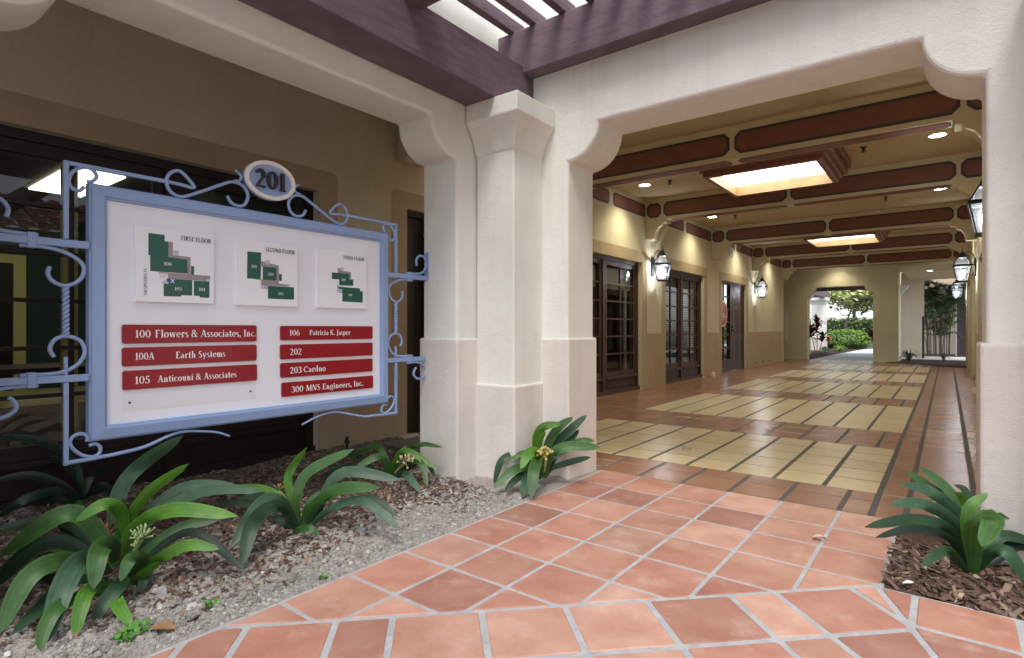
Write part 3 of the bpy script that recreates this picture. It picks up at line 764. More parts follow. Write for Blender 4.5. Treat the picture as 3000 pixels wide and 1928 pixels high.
# office interiors behind the glass
m = MB(); m.box(-10.1, -10.0, -3.5, 4.0, 0, 2.75); m.box(-10.0, -4.45, 3.2, 3.3, 0, 2.75); m.box(-10.0, -4.45, -3.5, -3.4, 0, 2.75)
tag(m.build('interior_wall', roomgreen), kind='structure')
m = MB(); m.box(-10.1, -4.45, -3.5, 4.0, 2.75, 2.85); tag(m.build('interior_ceiling', roomwhite), kind='structure')
m = MB(); m.box(-10.1, -4.45, -3.5, 4.0, -.05, .0); tag(m.build('interior_floor', mat('dark_carpet', (.035, .033, .03), .9)), kind='structure')
m = MB(); m.box(-6.6, -6.5, 5.0, 19.8, 0, 2.75); m.box(-6.5, -4.45, 5.0, 5.1, 0, 2.75); m.box(-6.5, -4.45, 9.72, 9.8, 0, 2.75); m.box(-6.5, -4.45, 13.0, 13.1, 0, 2.75); m.box(-6.6, -4.45, 5, 19.8, 2.75, 2.85); m.box(-6.6, -4.45, 5, 19.8, -.05, 0)
tag(m.build('interior_partition', roomdark), kind='structure')
m = MB(); m.box(.64, 1.6, 6, 20, 0, 2.6); tag(m.build('interior_partition', roomdark), kind='structure')
for x, y, lab in ((-8.0, 2.1, 'left'), (-8.0, -.5, 'unseen far left')):  # far left panel is out of view, added to brighten the room
    o = MB().box(-.75, .75, -.26, .26, -.02, 0).build('office_light', lightp, loc=(x, y, 2.749)); tag(o, 'bright rectangular office ceiling light behind the '+lab+' window glass', 'ceiling light', 'office ceiling lights')
pf = empty('office_doorway', 'yellow framed dark doorway on the green office wall behind glass', 'frame', None, (-9.98, 1.31, 0))  # doorway with yellow trim and brown leaf in the office back wall
m = MB(); m.box(0, .05, -.75, -.62, 0, 2.05); m.box(0, .05, .62, .75, 0, 2.05); m.box(0, .05, -.62, .62, 1.93, 2.05); m.build('trim', yellowp, pf)
MB().box(0, .02, -.62, .62, 0, 1.93).build('leaf', brownd, pf)
tag(MB().box(-9.99, -9.94, -3.3, 3.1, 0, .22).build('skirting_board', yellowp), kind='structure')
tb = empty('office_table', 'plain dark office table seen dimly through the left window', 'table', None, (-6.1, 1.5, 0))
MB().box(-.4, .4, -.7, .7, .70, .74).build('tabletop', brown, tb)
for x in (-.35, .35):
    for y in (-.65, .65): MB().box(x-.03, x+.03, y-.03, y+.03, 0, .70).build('leg', brownd, tb)
wc = MB().box(-4.75, -4.70, 1.165, 1.25, .05, 2.6).build('curtain', yellowp); tag(wc, 'narrow pale yellow curtain edge inside the window left of the sign', 'curtain')

# building across the court (seen in the window reflection)
ob = empty('courtyard_building', 'stucco building with red tile roof across the court', 'building', None, (6.2, 0, 0))
MB().box(0, .3, -6, 9, 0, 3.1).build('wall', stucco, ob)
m = MB()
for k in range(48):
    y = -6.2+.32*k
    for j in range(5):
        x0, z0 = -.7+.55*j, 2.95+.22*j
        pr = [(-.15, 0), (-.10, .07), (0, .10), (.10, .07), (.15, 0)]
        for (a, b), (c, d) in zip(pr, pr[1:]):
            m.poly([(x0, y+a, z0+b), (x0, y+c, z0+d), (x0+.62, y+c, z0+d+.22), (x0+.62, y+a, z0+b+.22)])
m.build('roof', tilecap, ob)

# ------------------------------------------------------------------ lettering (hand drawn serif strokes, cap height 1)
TK, TN = .165, .062
class Pen:
    def __init__(s, serif=True, tk=TK, tn=TN): s.q = []; s.serif = serif; s.tk = tk; s.tn = tn
    def st(s, x, y0, y1, w=None): w = w or s.tk; s.q.append([(x-w/2, y0), (x+w/2, y0), (x+w/2, y1), (x-w/2, y1)])
    def hb(s, x0, x1, y, w=None): w = w or s.tn; s.q.append([(x0, y-w/2), (x1, y-w/2), (x1, y+w/2), (x0, y+w/2)])
    def dg(s, x0, y0, x1, y1, w): s.q.append([(x0-w/2, y0), (x0+w/2, y0), (x1+w/2, y1), (x1-w/2, y1)])
    def sf(s, x, y, h=.15):
        if s.serif:
            a, b = (y, y+.05) if y < .5 else (y-.05, y)
            s.q.append([(x-h, a), (x+h, a), (x+h, b), (x-h, b)])
    def ar(s, cx, cy, rx, ry, a0, a1, k=1.0):
        n = max(6, int(abs(a1-a0)/18)); pr = None
        for i in range(n+1):
            a = R(a0+(a1-a0)*i/n); c, sn = math.cos(a), math.sin(a)
            t = (s.tn+(s.tk*k-s.tn)*abs(c)**1.3)/2
            cur = ((cx+(rx+t)*c, cy+(ry+min(t, s.tn*.9))*sn), (cx+(rx-t)*c, cy+(ry-min(t, s.tn*.9))*sn))
            if pr: s.q.append([pr[1], pr[0], cur[0], cur[1]])
            pr = cur
    def dot(s, x, y, r=.095): s.q.append([(x+r*math.cos(k*.785), y+r*math.sin(k*.785)) for k in range(8)])
def glyph(ch, serif=True, tk=TK, tn=TN):
    p = Pen(serif, tk, tn); X = .66; T = p.tk
    g = {}
    if ch == '0': p.ar(.30, .5, .22, .46, 0, 360); w_ = .62
    elif ch == '1': p.st(.21, 0, 1); p.sf(.21, 0, .18); p.dg(.08, .80, .21, .97, .10); w_ = .43
    elif ch == '2': p.ar(.27, .72, .19, .24, 165, -35); p.dg(.10, .07, .40, .56, .11); p.hb(.05, .55, .055, .11); w_ = .60
    elif ch == '3': p.ar(.25, .75, .17, .21, 150, -90); p.ar(.25, .28, .22, .25, 90, -150); w_ = .57
    elif ch == '5': p.hb(.13, .50, .94, .11); p.st(.16, .48, .95, .07); p.ar(.26, .31, .23, .28, 115, -150); w_ = .59
    elif ch == '6': p.ar(.30, .31, .21, .28, 0, 360); p.ar(.46, .36, .37, .60, 180, 100); w_ = .61
    elif ch == 'A': p.dg(.09, 0, .35, 1, .065); p.dg(.62, 0, .36, 1, .17); p.hb(.17, .50, .34); p.sf(.09, 0, .12); p.sf(.62, 0, .14); w_ = .74
    elif ch == 'C': p.ar(.40, .5, .32, .46, 45, 315); p.st(.66, .66, .92, .06); w_ = .74
    elif ch == 'D': p.st(.18, 0, 1); p.sf(.16, 0, .13); p.sf(.16, 1, .13); p.ar(.26, .5, .38, .46, -90, 90); w_ = .76
    elif ch in 'EFL':
        p.st(.18, 0, 1); p.sf(.17, 0, .14); p.sf(.17, 1, .14)
        if ch != 'L': p.hb(.2, .54, .965, .07); p.hb(.2, .44, .52); p.st(.54, .78, 1, .05)
        if ch != 'F': p.hb(.2, .56, .035, .07); p.st(.56, 0, .24, .05)
        w_ = .62
    elif ch == 'H': p.st(.17, 0, 1); p.st(.62, 0, 1); p.hb(.2, .6, .52); [p.sf(x, y, .13) for x in (.17, .62) for y in (0, 1)]; w_ = .80
    elif ch == 'I': p.st(.18, 0, 1); p.sf(.18, 0, .15); p.sf(.18, 1, .15); w_ = .36
    elif ch == 'J': p.st(.22, .05, 1); p.sf(.22, 1, .15); p.ar(.08, .05, .14, .2, 0, -110); w_ = .38
    elif ch == 'K': p.st(.17, 0, 1); p.sf(.17, 0, .13); p.sf(.17, 1, .13); p.dg(.22, .45, .55, 1, .07); p.dg(.62, 0, .33, .58, .17); p.sf(.62, 0, .13); p.sf(.55, 1, .12); w_ = .74
    elif ch == 'M': p.st(.13, 0, 1, .065); p.st(.76, 0, 1); p.dg(.45, .05, .16, 1, .16); p.dg(.45, .05, .74, 1, .06); p.sf(.13, 0, .11); p.sf(.76, 0, .13); p.sf(.12, 1, .09); p.sf(.78, 1, .1); w_ = .92
    elif ch == 'N': p.st(.13, 0, 1, .065); p.st(.64, 0, 1, .065); p.dg(.62, 0, .15, 1, .17); p.sf(.13, 0, .11); p.sf(.64, 1, .11); w_ = .78
    elif ch == 'O': p.ar(.41, .5, .32, .46, 0, 360); w_ = .82
    elif ch in 'PR':
        p.st(.18, 0, 1); p.sf(.18, 0, .14); p.sf(.16, 1, .12); p.ar(.30, .74, .21, .23, -90, 90)
        if ch == 'R': p.dg(.62, 0, .33, .52, .16); p.sf(.63, 0, .09)
        w_ = .62 if ch == 'P' else .70
    elif ch == 'S': p.ar(.27, .75, .17, .21, 40, 250, .8); p.ar(.27, .26, .19, .23, 100, -140, .8); p.dg(.40, .36, .16, .66, .17); w_ = .55
    elif ch == 'T': p.st(.32, 0, 1); p.hb(.04, .60, .965, .07); p.sf(.32, 0, .15); p.st(.05, .78, 1, .05); p.st(.59, .78, 1, .05); w_ = .64
    elif ch == 'U': p.st(.17, .3, 1); p.st(.60, .3, 1, .07); p.ar(.385, .3, .215, .27, 180, 360, .7); p.sf(.17, 1, .13); p.sf(.60, 1, .1); w_ = .76
    elif ch == 'Y': p.st(.34, 0, .5); p.dg(.34, .45, .10, 1, .16); p.dg(.34, .45, .58, 1, .06); p.sf(.34, 0, .14); p.sf(.1, 1, .12); p.sf(.58, 1, .1); w_ = .68
    elif ch == '&': p.ar(.30, .77, .15, .19, 0, 360, .8); p.ar(.28, .27, .22, .24, 60, 330, .9); p.dg(.68, 0, .22, .66, .16); p.dg(.47, .12, .66, .55, .06); p.sf(.66, .55, .0); p.hb(.56, .76, .55, .05); w_ = .82
    elif ch == 'a': p.st(.38, .08, .48, T*.95); p.ar(.24, .46, .14, .16, 160, 0, .7); p.ar(.22, .19, .14, .16, 0, 360, .8); p.st(.45, .0, .09, .07); w_ = .52
    elif ch == 'c': p.ar(.28, .33, .20, .30, 50, 315); w_ = .49
    elif ch == 'd': p.st(.42, 0, 1.02); p.ar(.26, .33, .19, .30, 40, 320); p.sf(.36, 1.02, .08); p.sf(.47, 0, .08); w_ = .59
    elif ch == 'e': p.ar(.28, .33, .20, .30, 0, 310); p.hb(.10, .47, .36); w_ = .54
    elif ch == 'g': p.ar(.25, .43, .16, .21, 0, 360, .9); p.ar(.26, -.08, .22, .16, 0, 360, .6); p.st(.14, .05, .25, .07); p.hb(.38, .52, .62); w_ = .54
    elif ch == 'h' : p.st(.16, 0, 1.02); p.sf(.12, 1.02, .08); p.ar(.30, .42, .14, .22, 170, 0, .8); p.st(.44, 0, .44); p.sf(.16, 0, .12); p.sf(.44, 0, .12); w_ = .62
    elif ch == 'i': p.st(.16, 0, X); p.sf(.16, 0, .13); p.q.append([(.04, X-.05), (.2, X-.05), (.2, X), (.04, X)]); p.dot(.16, .88, .085); w_ = .33
    elif ch == 'l': p.st(.16, 0, 1.02); p.sf(.16, 0, .13); p.sf(.11, 1.02, .08); w_ = .33
    elif ch == 'm': p.st(.16, 0, X); p.ar(.29, .42, .13, .22, 170, 0, .8); p.st(.42, 0, .44); p.ar(.55, .42, .13, .22, 170, 0, .8); p.st(.68, 0, .44); [p.sf(x, 0, .11) for x in (.16, .42, .68)]; w_ = .84
    elif ch == 'n': p.st(.16, 0, X); p.ar(.30, .42, .14, .22, 170, 0, .8); p.st(.44, 0, .44); p.sf(.16, 0, .12); p.sf(.44, 0, .12); w_ = .61
    elif ch == 'o': p.ar(.28, .33, .20, .31, 0, 360); w_ = .56
    elif ch == 'p': p.st(.16, -.28, X); p.ar(.31, .33, .19, .30, 140, -140); p.sf(.16, -.28, .13); w_ = .58
    elif ch == 'r': p.st(.16, 0, X); p.sf(.16, 0, .13); p.ar(.31, .42, .13, .22, 160, 55, .8); p.dot(.39, .56, .07); w_ = .45
    elif ch == 's': p.ar(.20, .49, .12, .15, 40, 250, .8); p.ar(.20, .17, .13, .15, 100, -140, .8); p.dg(.28, .24, .12, .42, .13); w_ = .41
    elif ch == 't': p.st(.17, .06, .86); p.hb(.03, .34, .63); p.ar(.27, .10, .10, .10, 180, 300, .7); w_ = .37
    elif ch == 'u': p.st(.16, .2, X); p.ar(.29, .22, .13, .20, 180, 340, .8); p.st(.43, 0, X); p.sf(.48, 0, .07); p.sf(.10, X, .06); p.sf(.37, X, .06); w_ = .60
    elif ch == 'w': p.dg(.26, 0, .10, X, .15); p.dg(.26, 0, .40, X, .06); p.dg(.56, 0, .40, X, .15); p.dg(.56, 0, .70, X, .06); [p.q.append([(x-.1, X-.05), (x+.1, X-.05), (x+.1, X), (x-.1, X)]) for x in (.10, .41, .71)]; w_ = .80
    elif ch == 'y': p.dg(.28, 0, .11, X, .15); p.dg(.20, -.26, .46, X, .06); p.dot(.16, -.22, .07); [p.q.append([(x-.1, X-.05), (x+.1, X-.05), (x+.1, X), (x-.1, X)]) for x in (.11, .46)]; w_ = .55
    elif ch == '.': p.dot(.12, .08); w_ = .24
    elif ch == ',': p.dot(.12, .08); p.dg(.08, -.14, .15, .06, .08); w_ = .24
    else: w_ = .28
    return p.q, w_
_lay = [0]
def text_quads(txt, serif=True, tk=TK, tn=TN, track=.02):
    x = 0; out = []
    for ch in txt:
        q, w_ = glyph(ch, serif, tk, tn)
        for poly in q: out.append([(x+a, b) for a, b in poly])
        x += w_+track
    return out, x
def put_text(mb, txt, y0, z0, h, width=None, x=0, serif=True, tk=TK, tn=TN, vert=False, track=.02, slope=0):
    q, L_ = text_quads(txt, serif, tk, tn, track); sx = (width/L_) if width else h
    for i, poly in enumerate(q):
        xx = x+.00006*(i % 7)
        if vert: mb.poly([(xx, y0-b*h, z0+a*sx) for a, b in poly])
        else: mb.poly([(xx, y0+a*sx, z0+b*h+a*sx*slope) for a, b in poly])

# ------------------------------------------------------------------ directory sign
XS = -2.97
sg = empty('directory_sign', 'large white directory board in a blue frame hung on blue scrolled ironwork', 'sign')
FY0, FY1, FZ0, FZ1 = .829, 2.492, .556, 1.690
IY0, IY1, IZ0, IZ1 = .889, 2.425, .620, 1.622
m = MB()
prof = [(0, -.045), (0, .0), (.006, .004), (.006, .012), (.010, .016), (.052, .022), (.056, .012), (.064, .010), (.066, -.006)]   # (inset, height)
rg = []
for d, h in prof: rg.append([m.vert((XS+h, y, z)) for y, z in ((FY0+d, FZ0+d), (FY1-d, FZ0+d), (FY1-d, FZ1-d), (FY0+d, FZ1-d))])
for a, b in zip(rg, rg[1:]):
    for k in range(4): m.face([a[k], a[(k+1) % 4], b[(k+1) % 4], b[k]])
m.face(rg[0][::-1])
m.build('frame', signblue, sg)
MB().box(XS-.035, XS-.003, FY0+.058, FY1-.058, FZ0+.058, FZ1-.058).build('board', signwhite, sg)
gm = MB(); gm.poly([(XS-.002, .955, .674), (XS-.002, 1.58, .674), (XS-.002, 1.58, .758), (XS-.002, .955, .758)])
gh = gm.build('plate_mark', ghost, sg)
for y, z in ((.985, .712), (1.553, .715)): MB().lathe([(.001, .003), (.005, .002), (.006, 0)], (XS-.002, y, z), 8, 'x').build('screw', numdark, sg)
# --- ironwork
def rod(name, pts, r=.0085, sm=6, par=sg, rs=None):
    p = smoothpath([(XS, a, b) for a, b in pts], sm)
    if rs: rs = [rs[0]+(rs[1]-rs[0])*min(1, k/(len(p)-1)) for k in range(len(p))]
    return MB().tube(p, r, 10, rs=rs).build(name, signblue, par, smooth=True)
MIR = 3.309
def both(fn):
    fn(lambda pts: pts); fn(lambda pts: [(MIR-a, b) for a, b in pts])
def iron_side(mp):
    def bar(y0, y1, z0, z1, t=.009, nm='bar'):
        a, b = sorted((mp([(y0, 0)])[0][0], mp([(y1, 0)])[0][0]))
        MB().box(XS-t, XS+t, a, b, z0, z1).build(nm, signblue, sg, bevel=.002, seg=1)
    bar(.738, .756, 1.432, 1.766, nm='post'); bar(.738, .756, .470, .822, nm='post')
    bar(.756, 1.14, 1.749, 1.766, nm='top_bar')
    bar(.459, .828, 1.398, 1.430, .011, 'arm'); bar(.459, .828, .824, .854, .011, 'arm')
    bar(.455, .461, 1.40, 1.60, .022, 'mounting_plate'); bar(.455, .461, .69, .862, .022, 'mounting_plate')
    bar(.617, .648, 1.382, 1.446, .016, 'clasp'); bar(.617, .648, .808, .872, .016, 'clasp')
    rod('scroll', mp([(1.12, 1.757), (1.19, 1.757), (1.263, 1.753), (1.238, 1.790), (1.195, 1.821), (1.155, 1.802), (1.138, 1.760), (1.155, 1.715), (1.206, 1.697), (1.30, 1.742), (1.40, 1.797), (1.455, 1.822), (1.508, 1.812), (1.537, 1.768), (1.522, 1.718), (1.487, 1.700), (1.447, 1.712), (1.427, 1.744)]))
    rod('scroll', mp([(1.468, 1.884), (1.492, 1.872), (1.500, 1.850), (1.488, 1.834), (1.466, 1.831)]), .007)
    rod('scroll', mp([(.812, 1.668), (.792, 1.646), (.768, 1.654), (.757, 1.684), (.772, 1.725), (.812, 1.752), (.842, 1.747), (.857, 1.722), (.842, 1.698), (.822, 1.692)]), .008)
    rod('scroll', mp([(.595, 1.389), (.650, 1.392), (.725, 1.382), (.788, 1.350), (.811, 1.312), (.796, 1.262), (.748, 1.234), (.703, 1.250), (.686, 1.283), (.693, 1.310)]))
    rod('scroll', mp([(.707, .932), (.693, .966), (.709, 1.004), (.748, 1.020), (.796, 1.000), (.814, .955), (.800, .912), (.765, .880), (.720, .864), (.660, .861), (.595, .861)]))
    rod('scroll', mp([(.747, .850), (.747, .9), (.747, .930)]), .008)
    rod('scroll', mp([(.655, 1.436), (.60, 1.437), (.52, 1.445), (.475, 1.478), (.464, 1.530), (.492, 1.567), (.535, 1.566), (.560, 1.533), (.555, 1.496)]))
    rod('scroll', mp([(.655, .817), (.60, .817), (.53, .810), (.478, .772), (.470, .730), (.505, .698), (.555, .702), (.585, .730), (.575, .764), (.560, .776)]))
    rod('scroll', mp([(.822, .560), (.822, .582), (.800, .597), (.773, .589), (.761, .565), (.775, .531), (.810, .500), (.846, .489), (.868, .503), (.869, .529), (.851, .545), (.829, .540)]), .008)
    # twisted rod
    y, = [mp([(.747, 0)])[0][0]]; tw = MB(); n = 60
    for ph in (0, math.pi):
        tw.tube([(XS+.0065*math.cos(ph+k*.55), y+.0065*math.sin(ph+k*.55), 1.025+(1.230-1.025)*k/n) for k in range(n+1)], .0075, 7)
    tw.build('twisted_rod', signblue, sg, smooth=True)
both(iron_side)
rod('bottom_scroll', [(.738, .479), (.85, .482), (.94, .487), (1.047, .500), (1.148, .535), (1.226, .546), (1.33, .530), (1.39, .514), (1.44, .490)], .009, rs=(.010, .005))
rod('bottom_scroll', [(2.572, .479), (2.46, .481), (2.36, .484), (2.30, .487), (2.20, .512), (2.10, .539), (2.04, .541), (1.95, .526), (1.857, .494)], .009, rs=(.010, .005))
# --- number plaque
pq = bpy.data.objects.new('number_plaque', None)
m = MB(); c0 = (1.661, 1.869); n = 48
def ell(a, b, x): return [m.vert((x, c0[0]+a*math.cos(2*math.pi*k/n), c0[1]+b*math.sin(2*math.pi*k/n))) for k in range(n)]
rr = [ell(.146, .106, XS-.022), ell(.148, .108, XS+.004), ell(.148, .108, XS+.010), ell(.145, .105, XS+.018), ell(.126, .087, XS+.018), ell(.122, .083, XS+.010)]
for i, (a, b) in enumerate(zip(rr, rr[1:])):
    m.m = 0 if i < 1 else 1
    for k in range(n): m.face([a[k], a[(k+1) % n], b[(k+1) % n], b[k]])
m.m = 0; m.face(rr[-1]); m.face(rr[0][::-1])
pq = m.build('number_plaque', [signblue, signcream], sg)
m = MB(); q, L_ = text_quads('201', True, .20, .085, .05); H = .098
for i, poly in enumerate(q):
    p2 = [(c0[0]-.092+a*.184/L_, c0[1]-.048+b*H) for a, b in poly]
    if area(p2) < 0: p2 = p2[::-1]
    m.prism(p2, 'x', XS+.011, XS+.026+.0002*(i % 5))
m.build('numeral', numdark, pq)
# --- name plates
def plate(y0, y1, z0, z1, items, lab):
    r = .010; pts = []
    for cy_, cz_, a in ((y1-r, z1-r, 0), (y0+r, z1-r, 90), (y0+r, z0+r, 180), (y1-r, z0+r, 270)): pts += ovolo(cy_, cz_, r, r, a, a+90, 4)
    o = MB().prism(pts, 'x', XS-.0025, XS+.0065).build('name_plate', signred, sg, bevel=.0015, seg=2)
    o['label'] = lab
    for i, (txt, y, w_, h, z) in enumerate(items):
        t = MB(); put_text(t, txt, y, z, h, w_, XS+.0068, track=.03); t.build('lettering' if i else 'suite_number', white_l, o)
    for y in (y0+.028, y1-.028): MB().lathe([(.001, .0022), (.0045, .0015), (.0052, 0)], (XS+.0066, y, (z0+z1)/2+.004), 8, 'x').build('screw', signred, o)
zc = lambda z0, z1, h: (z0+z1)/2-h/2
rowsz = [(.983, 1.070), (.879, .9655), (.7715, .859)]
z0, z1 = rowsz[0]; plate(.952, 1.583, z0, z1, [('100', 1.004, .066, .035, 1.010), ('Flowers & Associates, Inc.', 1.086, .494, .036, 1.010)], 'long red plate reading 100 at top left of the board')
z0, z1 = rowsz[1]; plate(.952, 1.583, z0, z1, [('100A', 1.004, .080, .033, .907), ('Earth Systems', 1.176, .240, .033, .907)], 'red plate reading 100A below the top left plate')
z0, z1 = rowsz[2]; plate(.954, 1.585, z0, z1, [('105', 1.003, .064, .035, .796), ('Anticouni & Associates', 1.098, .376, .032, .797)], 'red plate reading 105, lowest on the left')
plate(1.721, 2.363, .986, 1.068, [('106', 1.775, .066, .032, 1.013), ('Patricia K. Jasper', 1.902, .288, .031, 1.014)], 'red plate reading 106 at top right of the board')
plate(1.720, 2.363, .879, .962, [('202', 1.778, .075, .036, .902)], 'red plate reading only 202')
plate(1.721, 2.363, .7755, .858, [('203', 1.778, .075, .036, .797), ('Cardno', 1.864, .148, .034, .798)], 'red plate reading 203')
plate(1.728, 2.367, .6665, .7475, [('300', 1.787, .076, .036, .687), ('MNS Engineers, Inc.', 1.880, .408, .034, .688)], 'red plate reading 300, lowest on the right')
# --- floor plans: drawn on square white panels; coordinates surveyed on each panel's image, then squared up
def plan(y0, y1, z0, z1, corners, shapes, texts, lab, head):
    o = MB().box(XS-.0025, XS+.014, y0, y1, z0, z1).build('floor_plan', panelwhite, sg, bevel=.002, seg=2); o['label'] = lab
    (lx, lt), (rx, rt_), lb, rb = corners
    def q(x, y):
        u = (x-lx)/(rx-lx); t = lt+(rt_-lt)*u; b = lb+(rb-lb)*u; return (y0+(y1-y0)*u, z1-(z1-z0)*(y-t)/(b-t))
    mts = [signgreen, signgrey, signlg, white_l, ink, inkl]
    d = MB()
    for i, (mi, pts) in enumerate(shapes):
        d.m = mi; d.poly([(XS+.0143+.00012*i, *q(x, y)) for x, y in pts])
    d.m = 3
    for txt, x, y, w_, h in texts:
        a = q(x, y); put_text(d, txt, a[0]-w_*.06, a[1]-h*.12, h*1.25, w_*1.12, XS+.0170)
    d.m = 4
    txt, ya, w_, z, h = head; put_text(d, txt, ya, z, h*1.12, w_, XS+.0170, serif=False, tk=.155, tn=.085)
    if txt.startswith('FIRST'):
        a = q(320, 1285); put_text(d, 'SALSIPUEDES ST.', a[0], a[1], .0135,   .128, XS+.0171, serif=False, tk=.14, tn=.08, vert=True)
        d.m = 1; a = q(497, 950); put_text(d, 'YOU ARE', a[0], a[1], .007, .035, XS+.0172, serif=False, tk=.12, tn=.06); a = q(522, 985); put_text(d, 'HERE', a[0], a[1], .007, .021, XS+.0172, serif=False, tk=.12, tn=.06)
    d.build('plan_drawing', mts, o)
plan(1.003, 1.354, 1.177, 1.529, ((150, 117), (1445, 266), 1388, 1425), [
    (1, [(505, 893), (1375, 955), (1375, 1045), (1060, 1030), (650, 1012), (650, 920), (510, 915)]), (1, [(660, 385), (735, 395), (735, 612), (1030, 640), (1030, 935), (978, 930), (985, 690), (660, 645)]),
    (0, [(343, 247), (600, 277), (600, 380), (660, 388), (660, 645), (980, 685), (980, 920), (372, 880), (372, 620), (343, 612)]), (0, [(1037, 790), (1090, 798), (1088, 938), (1035, 933)]),
    (0, [(630, 1005), (1058, 1030), (1058, 1283), (870, 1278), (870, 1303), (583, 1298), (583, 1080), (630, 1085)]), (0, [(1085, 1035), (1360, 1048), (1360, 1322), (1188, 1315), (1188, 1290), (1085, 1287)]),
    (3, [(505, 925), (645, 932), (645, 1005), (505, 1000)]), (2, [(738, 528), (828, 535), (828, 617), (738, 608)]), (1, [(780, 532), (784, 532), (784, 612), (780, 612)]), (2, [(535, 1080), (600, 1022), (660, 1062), (660, 1095)]), (2, [(1310, 1005), (1372, 1010), (1372, 1045), (1310, 1040)]),
    (5, [(685, 1002), (762, 1007), (762, 1083), (685, 1078)]), (3, [(690, 1012), (702, 1006), (760, 1074), (750, 1080)]), (3, [(748, 1010), (760, 1016), (700, 1076), (690, 1070)])],
    [('100', 592, 776, .031, .0125), ('105', 765, 1192, .030, .0125), ('101', 1174, 1200, .028, .0125)], 'leftmost white plan panel headed FIRST FLOOR', ('FIRST FLOOR', 1.196, .142, 1.482, .0200))
plan(1.465, 1.8205, 1.1755, 1.529, ((45, 100), (1100, 232), 1250, 1283), [
    (1, [(455, 495), (760, 575), (760, 880), (965, 905), (965, 935), (570, 915), (455, 905), (450, 825), (335, 805), (440, 800), (455, 580)]), (3, [(457, 585), (482, 600), (482, 812), (447, 806)]),
    (0, [(228, 330), (455, 352), (447, 805), (222, 795)]), (0, [(482, 590), (720, 608), (715, 828), (480, 812)]), (0, [(762, 716), (812, 720), (812, 836), (762, 832)]), (0, [(570, 917), (1032, 945), (1032, 1155), (568, 1138)]),
    (2, [(525, 475), (600, 482), (598, 555), (525, 548)]), (2, [(450, 905), (512, 910), (510, 970), (450, 966)]), (5, [(512, 910), (566, 915), (566, 972), (512, 968)]), (3, [(518, 918), (528, 914), (562, 964), (552, 968)]), (3, [(552, 916), (562, 920), (526, 966), (516, 962)]), (2, [(912, 890), (966, 895), (966, 936), (912, 930)])],
    [('201', 290, 603, .028, .0120), ('202', 570, 737, .030, .0120), ('203', 750, 1070, .028, .0120)], 'middle white plan panel headed SECOND FLOOR', ('SECOND FLOOR', 1.626, .176, 1.475, .0205))
plan(1.946, 2.306, 1.177, 1.5325, ((1430, 272), (2280, 375), 1298, 1328), [
    (1, [(1772, 620), (1820, 628), (1820, 662), (2002, 690), (2002, 805), (1770, 790)]), (1, [(1765, 908), (1788, 910), (1788, 985), (1765, 982)]),
    (0, [(1672, 695), (1972, 720), (1972, 810), (2042, 818), (2040, 925), (1795, 915), (1795, 815), (1672, 808)]), (0, [(1788, 938), (2162, 970), (2162, 1015), (2212, 1020), (2212, 1215), (1848, 1193), (1852, 985), (1788, 975)]),
    (2, [(1818, 600), (1876, 606), (1874, 668), (1818, 660)]), (2, [(1758, 985), (1805, 988), (1805, 1040), (1758, 1037)]), (5, [(1805, 990), (1850, 994), (1850, 1045), (1805, 1042)]), (3, [(1815, 1000), (1840, 1002), (1840, 1032), (1815, 1030)])],
    [('300', 1832, 836, .030, .0118), ('300', 1948, 1098, .028, .0118)], 'rightmost white plan panel headed THIRD FLOOR', ('THIRD FLOOR', 2.128, .160, 1.483, .0190))

# ------------------------------------------------------------------ clivia plants
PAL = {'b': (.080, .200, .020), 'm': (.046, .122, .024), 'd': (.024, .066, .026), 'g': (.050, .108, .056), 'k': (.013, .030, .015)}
def leaf(mb, pts, W, colr, roll=0.5, n=16, fold=.16, org=Vector((0, 0, 0))):
    sp = smoothpath(pts, max(3, n//(len(pts)-1))); N = len(sp)
    v = random.uniform(.85, 1.15); mb.c = tuple(q*v for q in colr)
    ln = [0]; tipb = random.choice((2, 2, 2, 2, .955, .975)) if n > 8 else 2
    for a, b in zip(sp, sp[1:]): ln.append(ln[-1]+(b-a).length)
    rows_ = []; side_p = None
    for i, p in enumerate(sp):
        t = ln[i]/ln[-1]
        T = (sp[min(i+1, N-1)]-sp[max(i-1, 0)]).normalized()
        view = (Vector((0, 0, CAM_H))-p-org).normalized()
        s1 = T.cross(Vector((0, 0, 1)))
        if s1.length < .05: s1 = side_p or RT
        s1.normalize()
        s2 = T.cross(view)
        if s2.length > .05:
            s2.normalize()
            if s2.dot(s1) < 0: s2 = -s2
            s = (s1*(1-roll)+s2*roll)
        else: s = s1
        if side_p and s.dot(side_p) < 0: s = -s
        s.normalize(); side_p = s
        nrm = s.cross(T).normalized()
        if nrm.z < 0: nrm = -nrm
        wv = W*.435*(.42+.58*math.sin(min(1, t/.62)*math.pi/2)) * (1 if t < .62 else math.sqrt(max(0, 1-((t-.62)/.38)**2)))
        wv = max(wv, .0012)
        row = []
        for k in (-1, -.75, -.5, -.25, 0, .25, .5, .75, 1):
            row.append(mb.vert(p+s*wv*k+nrm*wv*(abs(k)**1.4)*fold*(1.6-1.2*t)))
        rows_.append(row)
    for a, b in zip(rows_, rows_[1:]):
        for k in range(8):
            tl_ = ln[rows_.index(a)]/ln[-1]
            if tl_ > tipb: mb.c = (.26*v, .17*v, .07*v); mb.face([a[k], a[k+1], b[k+1], b[k]]); continue
            mb.c = tuple(q*v*(1.13, .86, 1.06, .92, .92, 1.06, .86, 1.13)[k]*(1+.05*math.sin(7*ln[rows_.index(a)]/ln[-1]+v*20)) for q in colr)
            mb.face([a[k], a[k+1], b[k+1], b[k]])
